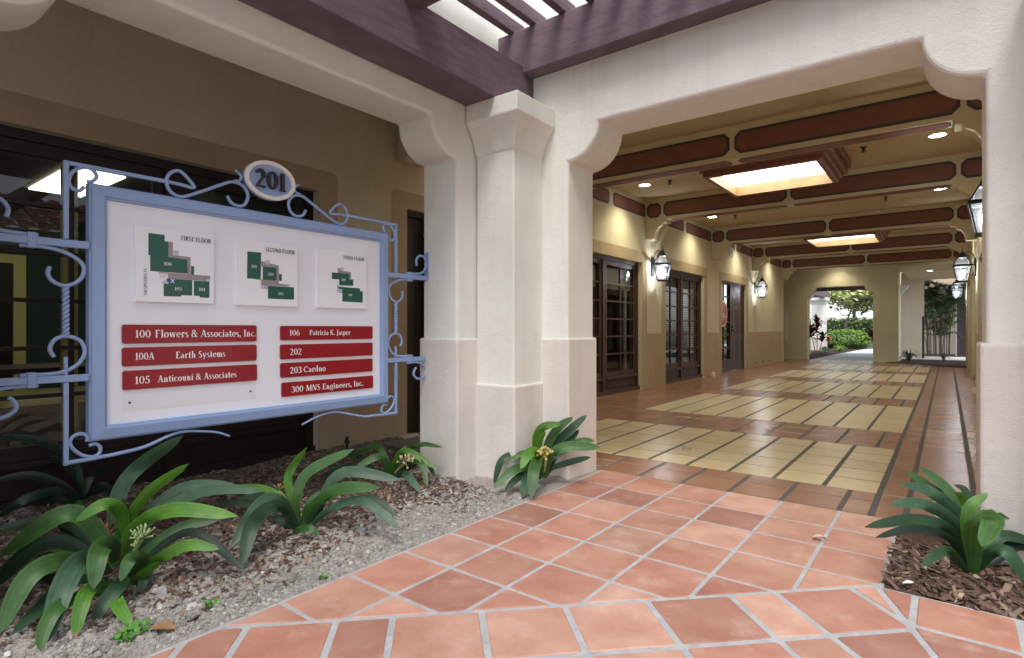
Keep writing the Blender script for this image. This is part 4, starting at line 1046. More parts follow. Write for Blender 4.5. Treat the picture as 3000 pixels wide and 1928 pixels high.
def plant(name, lab, off, sc, dep, leaves, cat='plant', grp='clivia plants in the beds', roll=.72, base=None):
    b = at(off[0]+base[0]/sc, off[1]+base[1]/sc, dep); o = empty(name, lab, cat, grp, (b.x, b.y, max(0, b.z)))
    mb = MB(); o3 = Vector(o.location)
    for pts, W, c in leaves:
        P = []
        for u, v, *dd in pts: P.append(at(off[0]+u/sc, off[1]+v/sc, dep+(dd[0] if dd else 0))-o3)
        for q in P: q.z = max(q.z, .012-o3.z)
        leaf(mb, P, W, PAL[c], roll, org=o3)
    mb.build('leaves', leaf_m, o, smooth=True)
    return o, o3
def umbel(o, o3, p0, p1, n, L_, cst, ctip, r=.0035, tipr=.007, spread=1.0):
    p0, p1 = p0-o3, p1-o3; m = MB(); ax = (p1-p0).normalized()
    m.c = cst; m.tube(smoothpath([p0, p0*.5+p1*.5+Vector((.01, 0, .01)), p1], 4), .009, 8)
    m.build('flower_stalk', stalk_m, o, smooth=True); m = MB()
    for k in range(n):
        d = Vector((random.gauss(0, 1), random.gauss(0, 1), random.gauss(0, 1)*.8+.3)).normalized()*spread+ax*.6; d.normalize(); l = L_*random.uniform(.7, 1.1)
        m.c = cst; m.tube([p1, p1+d*l*.55, p1+d*l], r, 5, rs=[r, r*.9, r*1.1])
        m.c = ctip; m.lathe([(.001, -tipr), (tipr*.8, -tipr*.4), (tipr, .2*tipr), (.001, tipr*1.2)], tuple(p1+d*l), 6)
    m.build('flower_head', stalk_m, o, smooth=True)
Z1 = ((0, 1250), 2.271)
o, o3 = plant('clivia', 'largest strap leaved clivia with bright green leaves under the sign at far left', *Z1, 2.42, [
    ([(780, 930), (765, 560, .08), (880, 310, .15), (1222, 55, .2)], .078, 'g'), ([(800, 900), (850, 640, 0), (1000, 430, 0), (1256, 245, .02)], .056, 'b'),
    ([(810, 920, .1), (930, 640, .2), (1200, 410, .3), (1548, 375, .35)], .056, 'g'), ([(830, 920, .05), (980, 640, .1), (1350, 430, .15), (1748, 428, .15)], .062, 'g'),
    ([(810, 920), (880, 690, -.06), (1150, 555, -.1), (1582, 595, -.1)], .072, 'b'), ([(850, 980, .05), (1060, 760, .1), (1240, 660, .15), (1470, 612, .2)], .058, 'm'),
    ([(900, 980, 0), (1120, 760, .05), (1330, 715, .05), (1620, 955, -.02)], .046, 'k'), ([(860, 1000, -.05), (1060, 880, -.08), (1250, 790, -.08), (1457, 815, -.08)], .058, 'b'),
    ([(830, 1010, -.1), (945, 900, -.2), (870, 880, -.3), (800, 1030, -.34)], .062, 'm'), ([(840, 1060, -.12), (930, 1000, -.2), (1057, 900, -.25)], .046, 'b'),
    ([(770, 900, -.05), (735, 790, -.2), (660, 830, -.32), (622, 1082, -.4)], .082, 'm'), ([(790, 900, 0), (812, 600, -.03), (700, 515, -.1), (498, 632, -.15)], .062, 'b'),
    ([(770, 920, -.05), (590, 640, -.1), (400, 590, -.15), (0, 862, -.25)], .084, 'm'), ([(720, 900, .12), (460, 640, .15), (220, 640, .12), (-20, 690, .1)], .066, 'd'),
    ([(700, 920, -.05), (420, 770, -.1), (200, 830, -.18), (-60, 1080, -.25)], .075, 'd'), ([(720, 960, -.1), (450, 890, -.3), (190, 1000, -.42), (-10, 1390, -.5)], .080, 'm'),
    ([(730, 980, -.1), (560, 880, -.3), (420, 1070, -.45), (315, 1442, -.55)], .088, 'g'), ([(720, 1020, -.1), (460, 1030, -.25), (260, 1210, -.4), (80, 1445, -.5)], .054, 'd'),
    ([(750, 1040, -.2), (590, 1090, -.4), (530, 1240, -.48), (498, 1428, -.52)], .058, 'b'), ([(790, 1010, -.15), (800, 1040, -.3), (700, 1170, -.38), (625, 1325, -.42)], .066, 'd'),
    ([(780, 1060, -.2), (770, 1150, -.36), (830, 1260, -.42), (874, 1348, -.44)], .052, 'b'), ([(880, 1020, -.1), (960, 1000, -.18), (925, 1110, -.22), (906, 1258, -.25)], .040, 'd'),
    ([(750, 1060, -.3), (420, 1180, -.48), (300, 1340, -.55), (272, 1545, -.6)], .056, 'm'), ([(775, 880, -.02), (808, 620, -.02), (822, 472, -.02)], .038, 'm'),
    ([(650, 930, .1), (520, 850, .05), (360, 800, 0), (212, 780, -.02)], .046, 'b'), ([(470, 800, .3), (500, 600, .3), (532, 485, .3)], .052, 'b'),
    ([(640, 900, .15), (540, 760, .18), (450, 680, .15), (390, 640, .12)], .070, 'm'), ([(740, 1000, .1), (560, 900, .1), (400, 770, .1), (250, 790, .05)], .05, 'k'),
    ([(700, 1080, 0), (560, 1040, -.1), (380, 1020, -.1), (140, 1110, -.1)], .06, 'k'), ([(860, 1040, .15), (900, 880, .2), (980, 760, .22), (1060, 740, .22)], .05, 'd'), ([(800, 1080, -.05), (930, 1120, -.1), (990, 1040, -.1), (1010, 960, -.08)], .04, 'k')], base=(790, 1010))
umbel(o, o3, at(835/2.271, 1250+940/2.271, 2.32), at(945/2.271, 1250+745/2.271, 2.26), 26, .052, (.20, .30, .09), (.42, .46, .24), r=.0032, tipr=.0042)
m = MB()
for k in range(10):
    p = at((700+random.uniform(-50, 60))/2.271, 1250+(720+random.uniform(-70, 70))/2.271, 2.40)-o3
    leaf(m, [p, p+Vector((random.uniform(-.02, .02), random.uniform(-.02, .02), .03)), p+Vector((random.uniform(-.04, .04), random.uniform(-.03, .03), -.02))], .016, (.24, .12, .05), n=6)
m.build('dry_leaves', leaf2_m, o)
Z2 = ((600, 1270), 3.239)
o, o3 = plant('clivia', 'arching dark green clivia in the middle of the bed below the sign', *Z2, 2.97, [
    ([(880, 900), (830, 640, 0), (795, 400, .02), (967, 133, .04)], .050, 'b'), ([(900, 900), (868, 640, 0), (980, 370, .05), (1418, 145, .1)], .066, 'm'),
    ([(970, 910), (1100, 640, 0), (1320, 370, .03), (1862, 442, .0)], .070, 'g'), ([(960, 910, -.04), (1010, 720, -.08), (1280, 530, -.12), (1662, 515, -.15)], .074, 'm'),
    ([(990, 910, -.05), (1160, 740, -.1), (1480, 640, -.15), (1862, 905, -.25)], .054, 'g'), ([(1000, 910), (1260, 690, 0), (1580, 610, 0), (1832, 795, -.08)], .040, 'd'),
    ([(900, 910), (800, 680, .06), (610, 540, .1), (325, 488, .12)], .044, 'b'), ([(890, 910), (770, 690, .02), (560, 600, .04), (315, 612, .05)], .044, 'd'),
    ([(900, 920, -.05), (770, 690, -.12), (560, 650, -.22), (245, 1082, -.4)], .080, 'g'), ([(900, 930, -.05), (720, 690, -.15), (470, 830, -.35), (352, 1350, -.5)], .080, 'd'),
    ([(870, 980, -.02), (770, 860, .02), (690, 815, .04), (600, 800, .05)], .046, 'k'), ([(840, 1000, -.1), (900, 915, -.14), (1000, 905, -.16), (1086, 955, -.16)], .046, 'm'),
    ([(910, 920), (830, 770, 0), (760, 735, .02)], .046, 'd'), ([(900, 910, .05), (700, 720, .12), (420, 670, .16), (100, 650, .2)], .042, 'g'), ([(980, 920, .04), (1060, 780, .05), (1130, 640, .06)], .044, 'd'),
    ([(930, 920), (950, 800, 0), (1000, 660, 0), (1100, 560, .02)], .05, 'm'), ([(920, 920), (880, 800, 0), (850, 700, 0)], .04, 'k')], base=(930, 930))
umbel(o, o3, at(600+800/3.239, 1270+700/3.239, 3.1), at(600+700/3.239, 1270+545/3.239, 3.12), 12, .035, (.20, .24, .08), (.50, .24, .06), tipr=.005)
o, o3 = plant('clivia', 'drooping clivia with a dried tan flower head beside the corner column', *Z2, 3.86, [
    ([(1735, 480), (1705, 230, 0), (1600, 118, .05), (1372, 242, .08)], .048, 'm'), ([(1735, 480, -.05), (1725, 310, -.1), (1645, 222, -.14), (1412, 335, -.2)], .058, 'm'),
    ([(1745, 480), (1815, 260, -.05), (1920, 170, -.1), (2213, 340, -.18)], .056, 'b'), ([(1750, 480, .05), (1890, 210, .05), (2050, 106, .0), (2252, 132, -.05)], .042, 'm'),
    ([(1748, 480, .05), (1850, 200, .08), (1916, 113, .1)], .038, 'm'), ([(1740, 490), (1500, 320, -.02), (1310, 310, 0), (1085, 415, -.05)], .040, 'd'),
    ([(1765, 490, -.06), (1850, 390, -.14), (1930, 400, -.22), (2062, 607, -.32)], .052, 'g'), ([(1765, 480, -.02), (1910, 290, -.1), (2050, 280, -.16), (2112, 512, -.26)], .052, 'm'),
    ([(1768, 480), (1950, 250, -.04), (2100, 265, -.1), (2192, 435, -.16)], .042, 'd'), ([(1730, 480, .08), (1610, 350, .1), (1460, 215, .12), (1340, 212, .12)], .042, 'd'),
    ([(1710, 490), (1650, 410, 0), (1595, 380, 0)], .04, 'k'), ([(1770, 490), (1840, 400, 0), (1930, 330, 0), (2060, 250, 0)], .045, 'k'), ([(1745, 480), (1740, 300, 0), (1700, 180, .03), (1690, 110, .05)], .04, 'd')], base=(1750, 485))
umbel(o, o3, at(600+1800/3.239, 1270+380/3.239, 3.72), at(600+1905/3.239, 1270+275/3.239, 3.66), 22, .055, (.22, .24, .10), (.58, .45, .25), tipr=.008)
Z3 = ((1400, 1180), 4.968)
o, o3 = plant('clivia', 'glossy clivia with yellow flower buds at the foot of the corner column', *Z3, 3.86, [
    ([(935, 1090), (855, 650, 0), (930, 370, -.02), (1222, 305, -.05)], .074, 'b'), ([(935, 1090, -.03), (880, 720, -.06), (910, 530, -.08), (988, 418, -.09)], .058, 'b'),
    ([(955, 1090), (1010, 650, 0), (1170, 370, 0), (1386, 208, 0)], .074, 'm'), ([(970, 1090), (1110, 650, .02), (1360, 380, .04), (1586, 180, .06)], .072, 'd'),
    ([(970, 1090), (1160, 700, .03), (1360, 530, .05), (1472, 388, .06)], .058, 'd'), ([(980, 1090, -.05), (1060, 770, -.1), (1310, 640, -.12), (1786, 648, -.12)], .082, 'm'),
    ([(980, 1090, .02), (1160, 760, .03), (1500, 555, .05), (1705, 562, .05)], .056, 'm'), ([(985, 1080, 0), (1090, 950, 0), (1360, 860, -.02), (1642, 790, -.04)], .052, 'd'),
    ([(935, 1090, -.05), (900, 770, -.14), (750, 735, -.22), (622, 962, -.3)], .080, 'b'), ([(930, 1090, 0), (850, 800, -.02), (650, 738, -.04), (438, 872, -.08)], .050, 'm'),
    ([(925, 1090, 0), (650, 780, -.02), (360, 830, -.06), (232, 1190, -.1)], .060, 'd'), ([(925, 1095, -.06), (720, 950, -.12), (500, 990, -.18), (228, 1252, -.25)], .066, 'm'),
    ([(925, 1100, -.04), (720, 1040, -.12), (560, 1110, -.2), (388, 1292, -.28)], .058, 'd'), ([(940, 1070, -.08), (880, 850, -.2), (815, 990, -.32), (778, 1392, -.42)], .086, 'm'),
    ([(930, 1080, -.05), (810, 940, -.15), (690, 1150, -.28), (650, 1452, -.38)], .066, 'g'), ([(950, 1090), (1000, 900, 0), (1100, 800, 0), (1250, 750, 0)], .05, 'k'), ([(930, 1090), (850, 950, 0), (770, 930, 0), (640, 980, 0)], .05, 'k')], base=(950, 1100))
umbel(o, o3, at(1400+960/4.968, 1180+1000/4.968, 3.76), at(1400+970/4.968, 1180+760/4.968, 3.70), 24, .055, (.42, .40, .14), (.66, .48, .16), tipr=.010, spread=1.2)
Z4 = ((2500, 1340), 4.052)
o, o3 = plant('clivia', 'dark glossy clivia with a black spent flower stalk in the right hand bed', *Z4, 2.46, [
    ([(1380, 1390), (1300, 720, .08), (1100, 360, .14), (780, 110, .2)], .054, 'm'), ([(1370, 1390), (1250, 720, .03), (920, 420, .06), (557, 312, .08)], .062, 'g'),
    ([(1350, 1390), (1200, 790, -.03), (820, 560, -.05), (428, 565, -.08)], .062, 'g'), ([(1340, 1400, -.03), (1150, 870, -.08), (720, 740, -.1), (136, 828, -.15)], .056, 'd'),
    ([(1330, 1400, -.05), (1150, 970, -.12), (720, 850, -.16), (265, 952, -.2)], .042, 'k'), ([(1375, 1390, .06), (1200, 600, .12), (900, 350, .18), (613, 153, .22)], .050, 'm'),
    ([(1400, 1390, -.05), (1350, 840, -.06), (1400, 580, -.06), (1597, 425, -.05)], .056, 'b'), ([(1385, 1390), (1370, 720, .05), (1300, 480, .06), (1208, 418, .06)], .052, 'b'),
    ([(1430, 1380, -.1), (1450, 850, -.2), (1660, 740, -.26), (1520, 1060, -.34)], .085, 'm'), ([(1450, 1390, 0), (1600, 1050, 0), (1800, 930, 0), (2150, 1010, 0)], .056, 'g'),
    ([(1455, 1400, -.05), (1650, 1130, -.12), (1850, 1150, -.16), (2070, 1500, -.2)], .060, 'd'), ([(1360, 1400, -.06), (1160, 1130, -.14), (1010, 1140, -.18), (818, 1292, -.22)], .046, 'd'),
    ([(1430, 1390, .05), (1550, 800, .08), (1750, 690, .08), (2005, 745, .06)], .032, 'm'), ([(1420, 1390, .08), (1400, 700, .16), (1330, 400, .2), (1200, 330, .22)], .05, 'd'),
    ([(1460, 1390, .05), (1650, 1000, .08), (1850, 850, .1), (2100, 870, .1)], .05, 'k'), ([(1470, 1400, 0), (1700, 1200, 0), (1900, 1050, 0), (2100, 1080, 0)], .06, 'k'), ([(1480, 1400, .1), (1600, 1150, .1), (1750, 1050, .1)], .06, 'k')], roll=.72, base=(1410, 1400))
umbel(o, o3, at(2500+1440/4.052, 1340+1000/4.052, 2.56), at(2500+1745/4.052, 1340+590/4.052, 2.62), 14, .05, (.012, .012, .011), (.015, .014, .012), r=.005, tipr=.0045, spread=.8)
Z6 = ((0, 1250), 2.271)  # leaves mostly near-black, the arcade shade is painted into their colour
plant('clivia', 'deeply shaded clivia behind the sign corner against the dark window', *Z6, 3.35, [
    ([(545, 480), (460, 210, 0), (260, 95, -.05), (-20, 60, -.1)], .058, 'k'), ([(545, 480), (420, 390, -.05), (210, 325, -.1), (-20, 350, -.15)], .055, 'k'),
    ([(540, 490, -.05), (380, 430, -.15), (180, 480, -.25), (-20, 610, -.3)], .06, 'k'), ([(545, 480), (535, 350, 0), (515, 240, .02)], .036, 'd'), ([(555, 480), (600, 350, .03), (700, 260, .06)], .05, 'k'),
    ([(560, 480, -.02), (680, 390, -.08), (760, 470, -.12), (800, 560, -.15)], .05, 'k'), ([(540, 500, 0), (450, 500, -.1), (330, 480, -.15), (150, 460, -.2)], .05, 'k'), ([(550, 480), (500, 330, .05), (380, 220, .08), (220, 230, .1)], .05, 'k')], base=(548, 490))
# low weeds and litter
def weed(x, y, n, r, lab):
    o = empty('weed', lab, 'weed', 'small green weeds in the soil', (x, y, 0)); m = MB()
    for k in range(n):
        a, d = random.uniform(0, 6.28), r*math.sqrt(random.random()); px, py = d*math.cos(a), d*math.sin(a); pz = soilh(x+px, y+py)+random.uniform(.008, .03)
        s = random.uniform(.006, .011); v = random.uniform(.7, 1.3); m.c = (.09*v, .26*v, .035*v); tx, ty = random.gauss(0, .35), random.gauss(0, .35)
        m.poly([(px+s*math.cos(q*.785), py+s*math.sin(q*.785)*.85, pz+s*(math.cos(q*.785)*tx+math.sin(q*.785)*ty)) for q in range(8)])
        m.c = (.08, .15, .03); m.tube([(px*.6, py*.6, soilh(x, y)), (px, py, pz-.001)], .0012, 4)
    m.build('leaves', leaf2_m, o)
weed(-2.20, .735, 70, .055, 'largest green weed patch in the soil near the tile edge'); weed(-2.19, .99, 16, .03, 'small weed sprig in the grey soil beside the paving'); weed(-2.075, 1.405, 10, .022, 'tiny weed sprig right at the tile edge')
def dryleaf(x, y, s, rz, c, lab, z=.002):
    m = MB(); g = []
    for i in range(7):
        t = i/6; wv = s*.32*math.sin(math.pi*min(1, t*.95+.03))
        g.append([m.vert((s*(t-.5)*math.cos(rz)-k*wv*math.sin(rz), s*(t-.5)*math.sin(rz)+k*wv*math.cos(rz), z+.012*abs(k)+.02*s/.08*math.sin(t*3)*(1-abs(k)*.3))) for k in (-1, 0, 1)])
    m.c = c
    for a, b in zip(g, g[1:]):
        for k in range(2): m.face([a[k], a[k+1], b[k+1], b[k]])
    o = m.build('fallen_leaf', leaf2_m, loc=(x, y, 0), smooth=True); tag(o, lab, 'leaf', 'fallen leaves')
dryleaf(-.504, 3.157, .06, .5, (.50, .40, .28), 'curled tan leaf on the terracotta tiles near the right bed'); dryleaf(-1.793, 4.818, .075, .2, (.42, .35, .18), 'pale dry leaf lying on the nearest buff tile band')
dryleaf(-2.13, .80, .09, .7, (.30, .16, .07), 'crumpled brown leaf at the soil edge beside the weeds', .01)
dryleaf(-.12, 2.80, .05, .3, (.70, .66, .62), 'bleached whitish leaf scrap lying at the front of the right bed', .005)

# ------------------------------------------------------------------ far end wall and everything beyond it
fw_ = empty('end_wall', 'tan stucco wall with a stepped bracketed opening to daylight at the passage end', 'wall')
br = [(-3.84, -.06), (-3.84, 2.17), (-3.78, 2.20), (-3.70, 2.27), (-3.665, 2.34), (-3.62, 2.38), (-3.60, 2.475), (-2.16, 2.475), (-2.14, 2.38), (-2.10, 2.34), (-2.06, 2.29), (-1.98, 2.255), (-1.92, 2.24), (-1.92, -.06)]
MB().prism([(-5.6, 3.3), (-5.6, -.06)]+br+[(-1.228, -.06), (-1.228, 3.3)], 'y', 21.8, 22.15).build('wall', tanw, fw_, bevel=.012)
MB().box(-5.6, -4.25, 19.87, 20.1, -.06, 3.3).build('return_wall', tanw, fw_)
MB().box(-5.7, -5.6, 19.9, 22.1, -.06, 3.3).build('return_wall', tanw, fw_)
m = MB(); m.box(-5.7, .63, 19.96, 27.2, 3.302, 3.45); m.box(-1.2, .63, 21.0, 27.4, 2.98, 3.30); m.box(-1.4, 3, 27.2, 31.3, 3.302, 3.45); tag(m.build('far_ceiling_and_shade_roof', ceilp), kind='structure')  # last slab is an added roof that keeps daylight off the palm court
fb_ = empty('utility_cabinet', 'shallow cream metal cabinet on the far wall left of the opening', 'cabinet', None, (-4.62, 21.79, 0))
MB().box(-.14, .14, -.05, 0, .67, 1.58).build('casing', whitep, fb_, bevel=.006); MB().box(-.11, .11, -.06, -.051, .71, 1.54).build('door', whitep, fb_, bevel=.004)
downlight(-2.9, 21.35, 3.30, 'above the daylit opening at the far end', 30); downlight(-.45, 23.2, 2.98, 'over the dim palm corner', 8)
m = MB(); m.poly([(-3.75, 21.3, -.004), (-1.2, 21.3, -.004), (-1.0, 36, -.004), (-3.4, 36, -.004), (-3.68, 27.2, -.004)]); m.poly([(-1.2, 24.0, -.003), (3, 24.0, -.003), (3, 27.0, -.003), (-1.2, 27.0, -.003)]); tag(m.build('concrete_path', conc), kind='structure')
m = MB(); m.poly([(-30, 36.2, -.03), (30, 36.2, -.03), (30, 47, -.03), (-30, 47, -.03)]); m.poly([(-30, 32.3, -.008), (-4.72, 32.3, -.008), (-4.62, 34.2, -.008), (-30, 34.6, -.008)]); tag(m.build('car_park', asph), kind='structure')
m = MB(); m.box(-30, 30, 36.02, 36.2, -.06, .09) if False else m.box(-30, -3.5, 36.02, 36.2, -.06, .09); tag(m.build('kerb', conc), kind='structure')
m = MB(); m.poly([(-12, 22.16, -.01), (-3.76, 22.16, -.01), (-3.69, 27.2, -.01), (-3.41, 36, -.01), (-12, 36, -.01)]); tag(m.build('far_bed_soil', mulch_soil), kind='structure')
m = MB(); m.poly([(-1.6, 21.25, .012), (-1.23, 21.0, .012), (.42, 19.70, .012), (.42, 23.9, .012), (-1.23, 23.9, .012), (-1.23, 21.8, .012)]); tag(m.build('palm_bed_soil', mulch_soil), kind='structure')
def far_column(x, y, w_, lab):
    c = empty('garden_column', lab, 'column', 'white columns outside the far opening', (x, y, 0))
    MB().box(0, w_, 0, w_, -.06, 2.29).build('shaft', stucco, c, bevel=.012); MB().box(-.02, w_+.02, -.02, w_+.02, -.06, .66).build('base', stucco_b, c, bevel=.012)
    m = MB(); rings = []
    for o_, z in CAPP: rings.append([m.vert(p) for p in ((-o_, -o_, z), (w_+o_, -o_, z), (w_+o_, w_+o_, z), (-o_, w_+o_, z))])
    for a, b in zip(rings, rings[1:]):
        for k in range(4): m.face([a[k], a[(k+1) % 4], b[(k+1) % 4], b[k]])
    m.face(rings[-1]); m.build('capital', stucco, c)
far_column(-5.30, 27.0, .55, 'white column nearest the far opening, left behind the red plant'); far_column(-5.42, 31.6, .62, 'white flared column standing free behind the red plant')
pg2 = empty('far_pergola', 'plum timber pergola beams just outside the far opening', 'pergola')
MB().box(-6.0, -1.9, 26.2, 26.38, 2.61, 2.80).build('beam', purple, pg2); MB().box(-4.99, -4.77, 26.4, 33.0, 2.61, 2.93).build('beam', purple, pg2); MB().box(-6.0, -1.9, 25.2, 25.3, 2.82, 3.0).build('beam', purple, pg2)

# foliage builders
def leafquad(m, p, s, d=None, asp=2.0):
    d = d or Vector((random.gauss(0, 1), random.gauss(0, 1), random.gauss(0, .7))).normalized()
    u = d.cross(Vector((random.gauss(0, 1), random.gauss(0, 1), random.gauss(0, 1)))).normalized()
    a = d*s*asp*.5; b = u*s*.5
    m.poly([p-a, p-a*.2+b, p+a, p-a*.2-b])
def clumpcol(base, lo=.55, hi=1.5):
    v = random.uniform(lo, hi); return tuple(q*v for q in base)
def crown(m, c, rx, ry, rz, n, s, base, clumps=14, hollow=.35, asp=1.8):
    cl = []
    for _ in range(clumps):
        d = Vector((random.gauss(0, 1), random.gauss(0, 1), random.gauss(0, 1))).normalized()*random.uniform(hollow, .95)
        cl.append((Vector((d.x*rx, d.y*ry, d.z*rz)), random.uniform(.22, .42), clumpcol(base, .6, 1.4)))
    for k in range(n):
        c0, r, cc_ = random.choice(cl); d = Vector((random.gauss(0, .5), random.gauss(0, .5), random.gauss(0, .5)))*r
        p = Vector(c)+c0+Vector((d.x*rx, d.y*ry, d.z*rz)); v = random.uniform(.75, 1.25); m.c = tuple(q*v for q in cc_); leafquad(m, p, s*random.uniform(.7, 1.3), asp=asp)
def tree(x, y, h, cr, lab, base, n=2600, s=.16, lean=0, ch=None, tr=.12, limbs=6):
    t = empty('tree', lab, 'tree', 'trees beyond the car park', (x, y, 0)); m = MB(); m.c = (.2, .15, .12)
    top = Vector((lean, 0, h*.72)); m.tube(smoothpath([(0, 0, -.05), (lean*.3, .1, h*.3), top], 6), tr, 8, rs=[tr*(1-.55*k/12) for k in range(13)])
    ends = []
    for k in range(limbs):
        a = k*6.28/limbs+random.uniform(-.4, .4); st_ = Vector((lean*.35, .08, h*(.35+.3*random.random()))); e = Vector((lean+cr*.8*math.cos(a), cr*.8*math.sin(a), h*random.uniform(.6, .95)))
        m.tube(smoothpath([st_, st_*.5+e*.5+Vector((0, 0, -.12*h)), e], 5), .04, 6, rs=[tr*.45*(1-.75*q/10) for q in range(11)]); ends.append(e)
    m.build('trunk', bark_m, t, smooth=True); m = MB(); crown(m, (lean, 0, ch or h*.82), cr, cr, h*.26, n, s, base, clumps=16); m.build('crown', leaf2_m, t); return t
tree(-5.6, 43.5, 5.2, 2.9, 'near tree with loose pale green and rusty leaves over the shrub', (.24, .28, .10), 4200, .17, lean=1.0, ch=3.5, tr=.08, limbs=8)
for i, (x, y, h, cr, b, lab) in enumerate(((-9.5, 60, 9, 3.2, (.10, .15, .09), 'tall grey green tree behind the left of the hedge'), (-7.2, 64, 10, 3.0, (.11, .14, .10), 'tall dark tree with bare trunk behind the hedge'), (-4.6, 62, 9.5, 2.8, (.12, .16, .09), 'tall tree behind the hedge nearest the right jamb'), (-12.5, 66, 11, 3.6, (.10, .14, .10), 'tall tree mostly hidden by the white column'))):
    tree(x, y, h, cr, lab, b, 2600, .30, tr=.2, ch=h*.62)
hd = empty('hedge', 'long clipped vine covered hedge across the car park', 'hedge', None, (-6, 50, 0)); m = MB()
for k in range(9000):
    u = random.uniform(-14, 14); z = random.random()**.8*1.9; z += .12*noise.noise((u*.9, 0, 0)); fy = -.5+random.gauss(0, .12)-.2*noise.noise((u*1.4, z*2, 5))
    b = (.10, .18, .06) if noise.noise((u*.8, z*1.5, 7)) < .15 else ((.20, .18, .11) if z < 1.0 else (.16, .21, .08)); m.c = clumpcol(b, .6, 1.5); leafquad(m, Vector((u, fy, z)), .13)
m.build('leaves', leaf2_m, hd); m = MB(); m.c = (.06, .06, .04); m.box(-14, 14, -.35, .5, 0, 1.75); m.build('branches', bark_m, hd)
sb = empty('shrub', 'rounded bright green clipped shrub beside the concrete path', 'shrub', None, (-4.30, 35.3, 0)); m = MB()
for k in range(5200):
    d = Vector((random.gauss(0, 1), random.gauss(0, 1), random.gauss(0, 1))).normalized()
    if d.z < -.35: continue
    r = 1+.05*noise.noise(d*3)+random.gauss(0, .02); p = Vector((d.x*1.15*r, d.y*1.05*r, .42+d.z*.56*r)); m.c = clumpcol((.22, .34, .06) if noise.noise(d*5) > -.1 else (.13, .24, .045), .7, 1.4); leafquad(m, p, .065, (d+Vector((random.gauss(0, .8), random.gauss(0, .8), random.gauss(0, .8)))).normalized())
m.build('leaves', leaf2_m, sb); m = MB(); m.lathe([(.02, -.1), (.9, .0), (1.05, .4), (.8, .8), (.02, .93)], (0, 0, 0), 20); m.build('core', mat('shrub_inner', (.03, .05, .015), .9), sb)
def strappy(name, x, y, n, L_, W, colr, lab, cat, grp, z=0):
    o = empty(name, lab, cat, grp, (x, y, z)); m = MB()
    for k in range(n):
        a = random.uniform(0, 6.28); l = L_*random.uniform(.7, 1.1); e = random.uniform(.35, 1.25); hx, hy = math.cos(a), math.sin(a)
        p1 = Vector((hx*l*.4*math.cos(e), hy*l*.4*math.cos(e), l*.5*math.sin(e)+.1)); p2 = Vector((hx*l*.85*math.cos(e*.7), hy*l*.85*math.cos(e*.7), max(.03, l*.62*math.sin(e*1.0)-.05)))
        leaf(m, [Vector((hx*.03, hy*.03, 0)), p1, p2], W, clumpcol(colr, .7, 1.35), .3, n=6)
    m.build('leaves', leaf2_m, o, smooth=True); return o
strappy('agapanthus', -4.15, 31.0, 60, .95, .06, (.13, .24, .05), 'taller light green strappy clump in front of the rounded shrub', 'plant', 'strappy clumps by the path', .18)
strappy('agapanthus', -3.92, 32.4, 50, .80, .06, (.14, .25, .06), 'light green strappy clump leaning toward the path', 'plant', 'strappy clumps by the path', .22)
strappy('grass_tuft', -4.35, 28.6, 150, .36, .014, (.10, .20, .04), 'low dark green grassy tuft at the white column base', 'plant', 'low tufts by the path')
strappy('grass_tuft', -3.95, 30.0, 170, .48, .018, (.13, .27, .03), 'bright green grassy tuft in front of the strappy clumps', 'plant', 'low tufts by the path')
rk = MB()
for k in range(9): stone(rk, random.uniform(-4.3, -3.85), random.uniform(25.0, 28), .02, random.uniform(.06, .14), clumpcol((.22, .24, .20), .7, 1.2))
tag(rk.build('bed_stones', peb_m), kind='stuff')
def ti_plant(x, y, h, n, lab, sd=0, lv=None):
    o = empty('ti_plant', lab, 'plant', 'burgundy ti plants at the far opening', (x, y, 0)); m = MB(); m.c = (.22, .18, .13); st_ = []
    for k, (dx, hh) in enumerate(((.0, h), (.10, h*.62), (-.12, h*.8))):
        tp = Vector((dx*2.2, .05*k, hh*.82)); m.tube(smoothpath([(dx*.4, 0, 0), (dx*.9, .02, hh*.4), tp], 5), .013, 6); st_.append(tp)
    m.build('stem', stalk_m, o, smooth=True); m = MB()
    for k in range(n):
        tp = random.choice(st_); b = tp*random.uniform(.72, 1.05); a = random.uniform(0, 6.28); l = random.uniform(.24, .42); e = random.uniform(-.25, 1.2)
        d = Vector((math.cos(a)*math.cos(e), math.sin(a)*math.cos(e), math.sin(e)))
        leaf(m, [b, b+d*l*.5+Vector((0, 0, .03)), b+d*l+Vector((0, 0, -.05))], .085, clumpcol((.13, .018, .028) if random.random() < .55 else (.05, .014, .022), .6, 1.6), .55, n=6)
    m.build('leaves', leaf2_m, o, smooth=True)
ti_plant(-3.70, 22.75, 1.55, 120, 'burgundy ti plant just left inside the far opening'); ti_plant(-1.78, 22.62, 1.2, 80, 'burgundy ti plant half hidden by the right jamb of the opening')

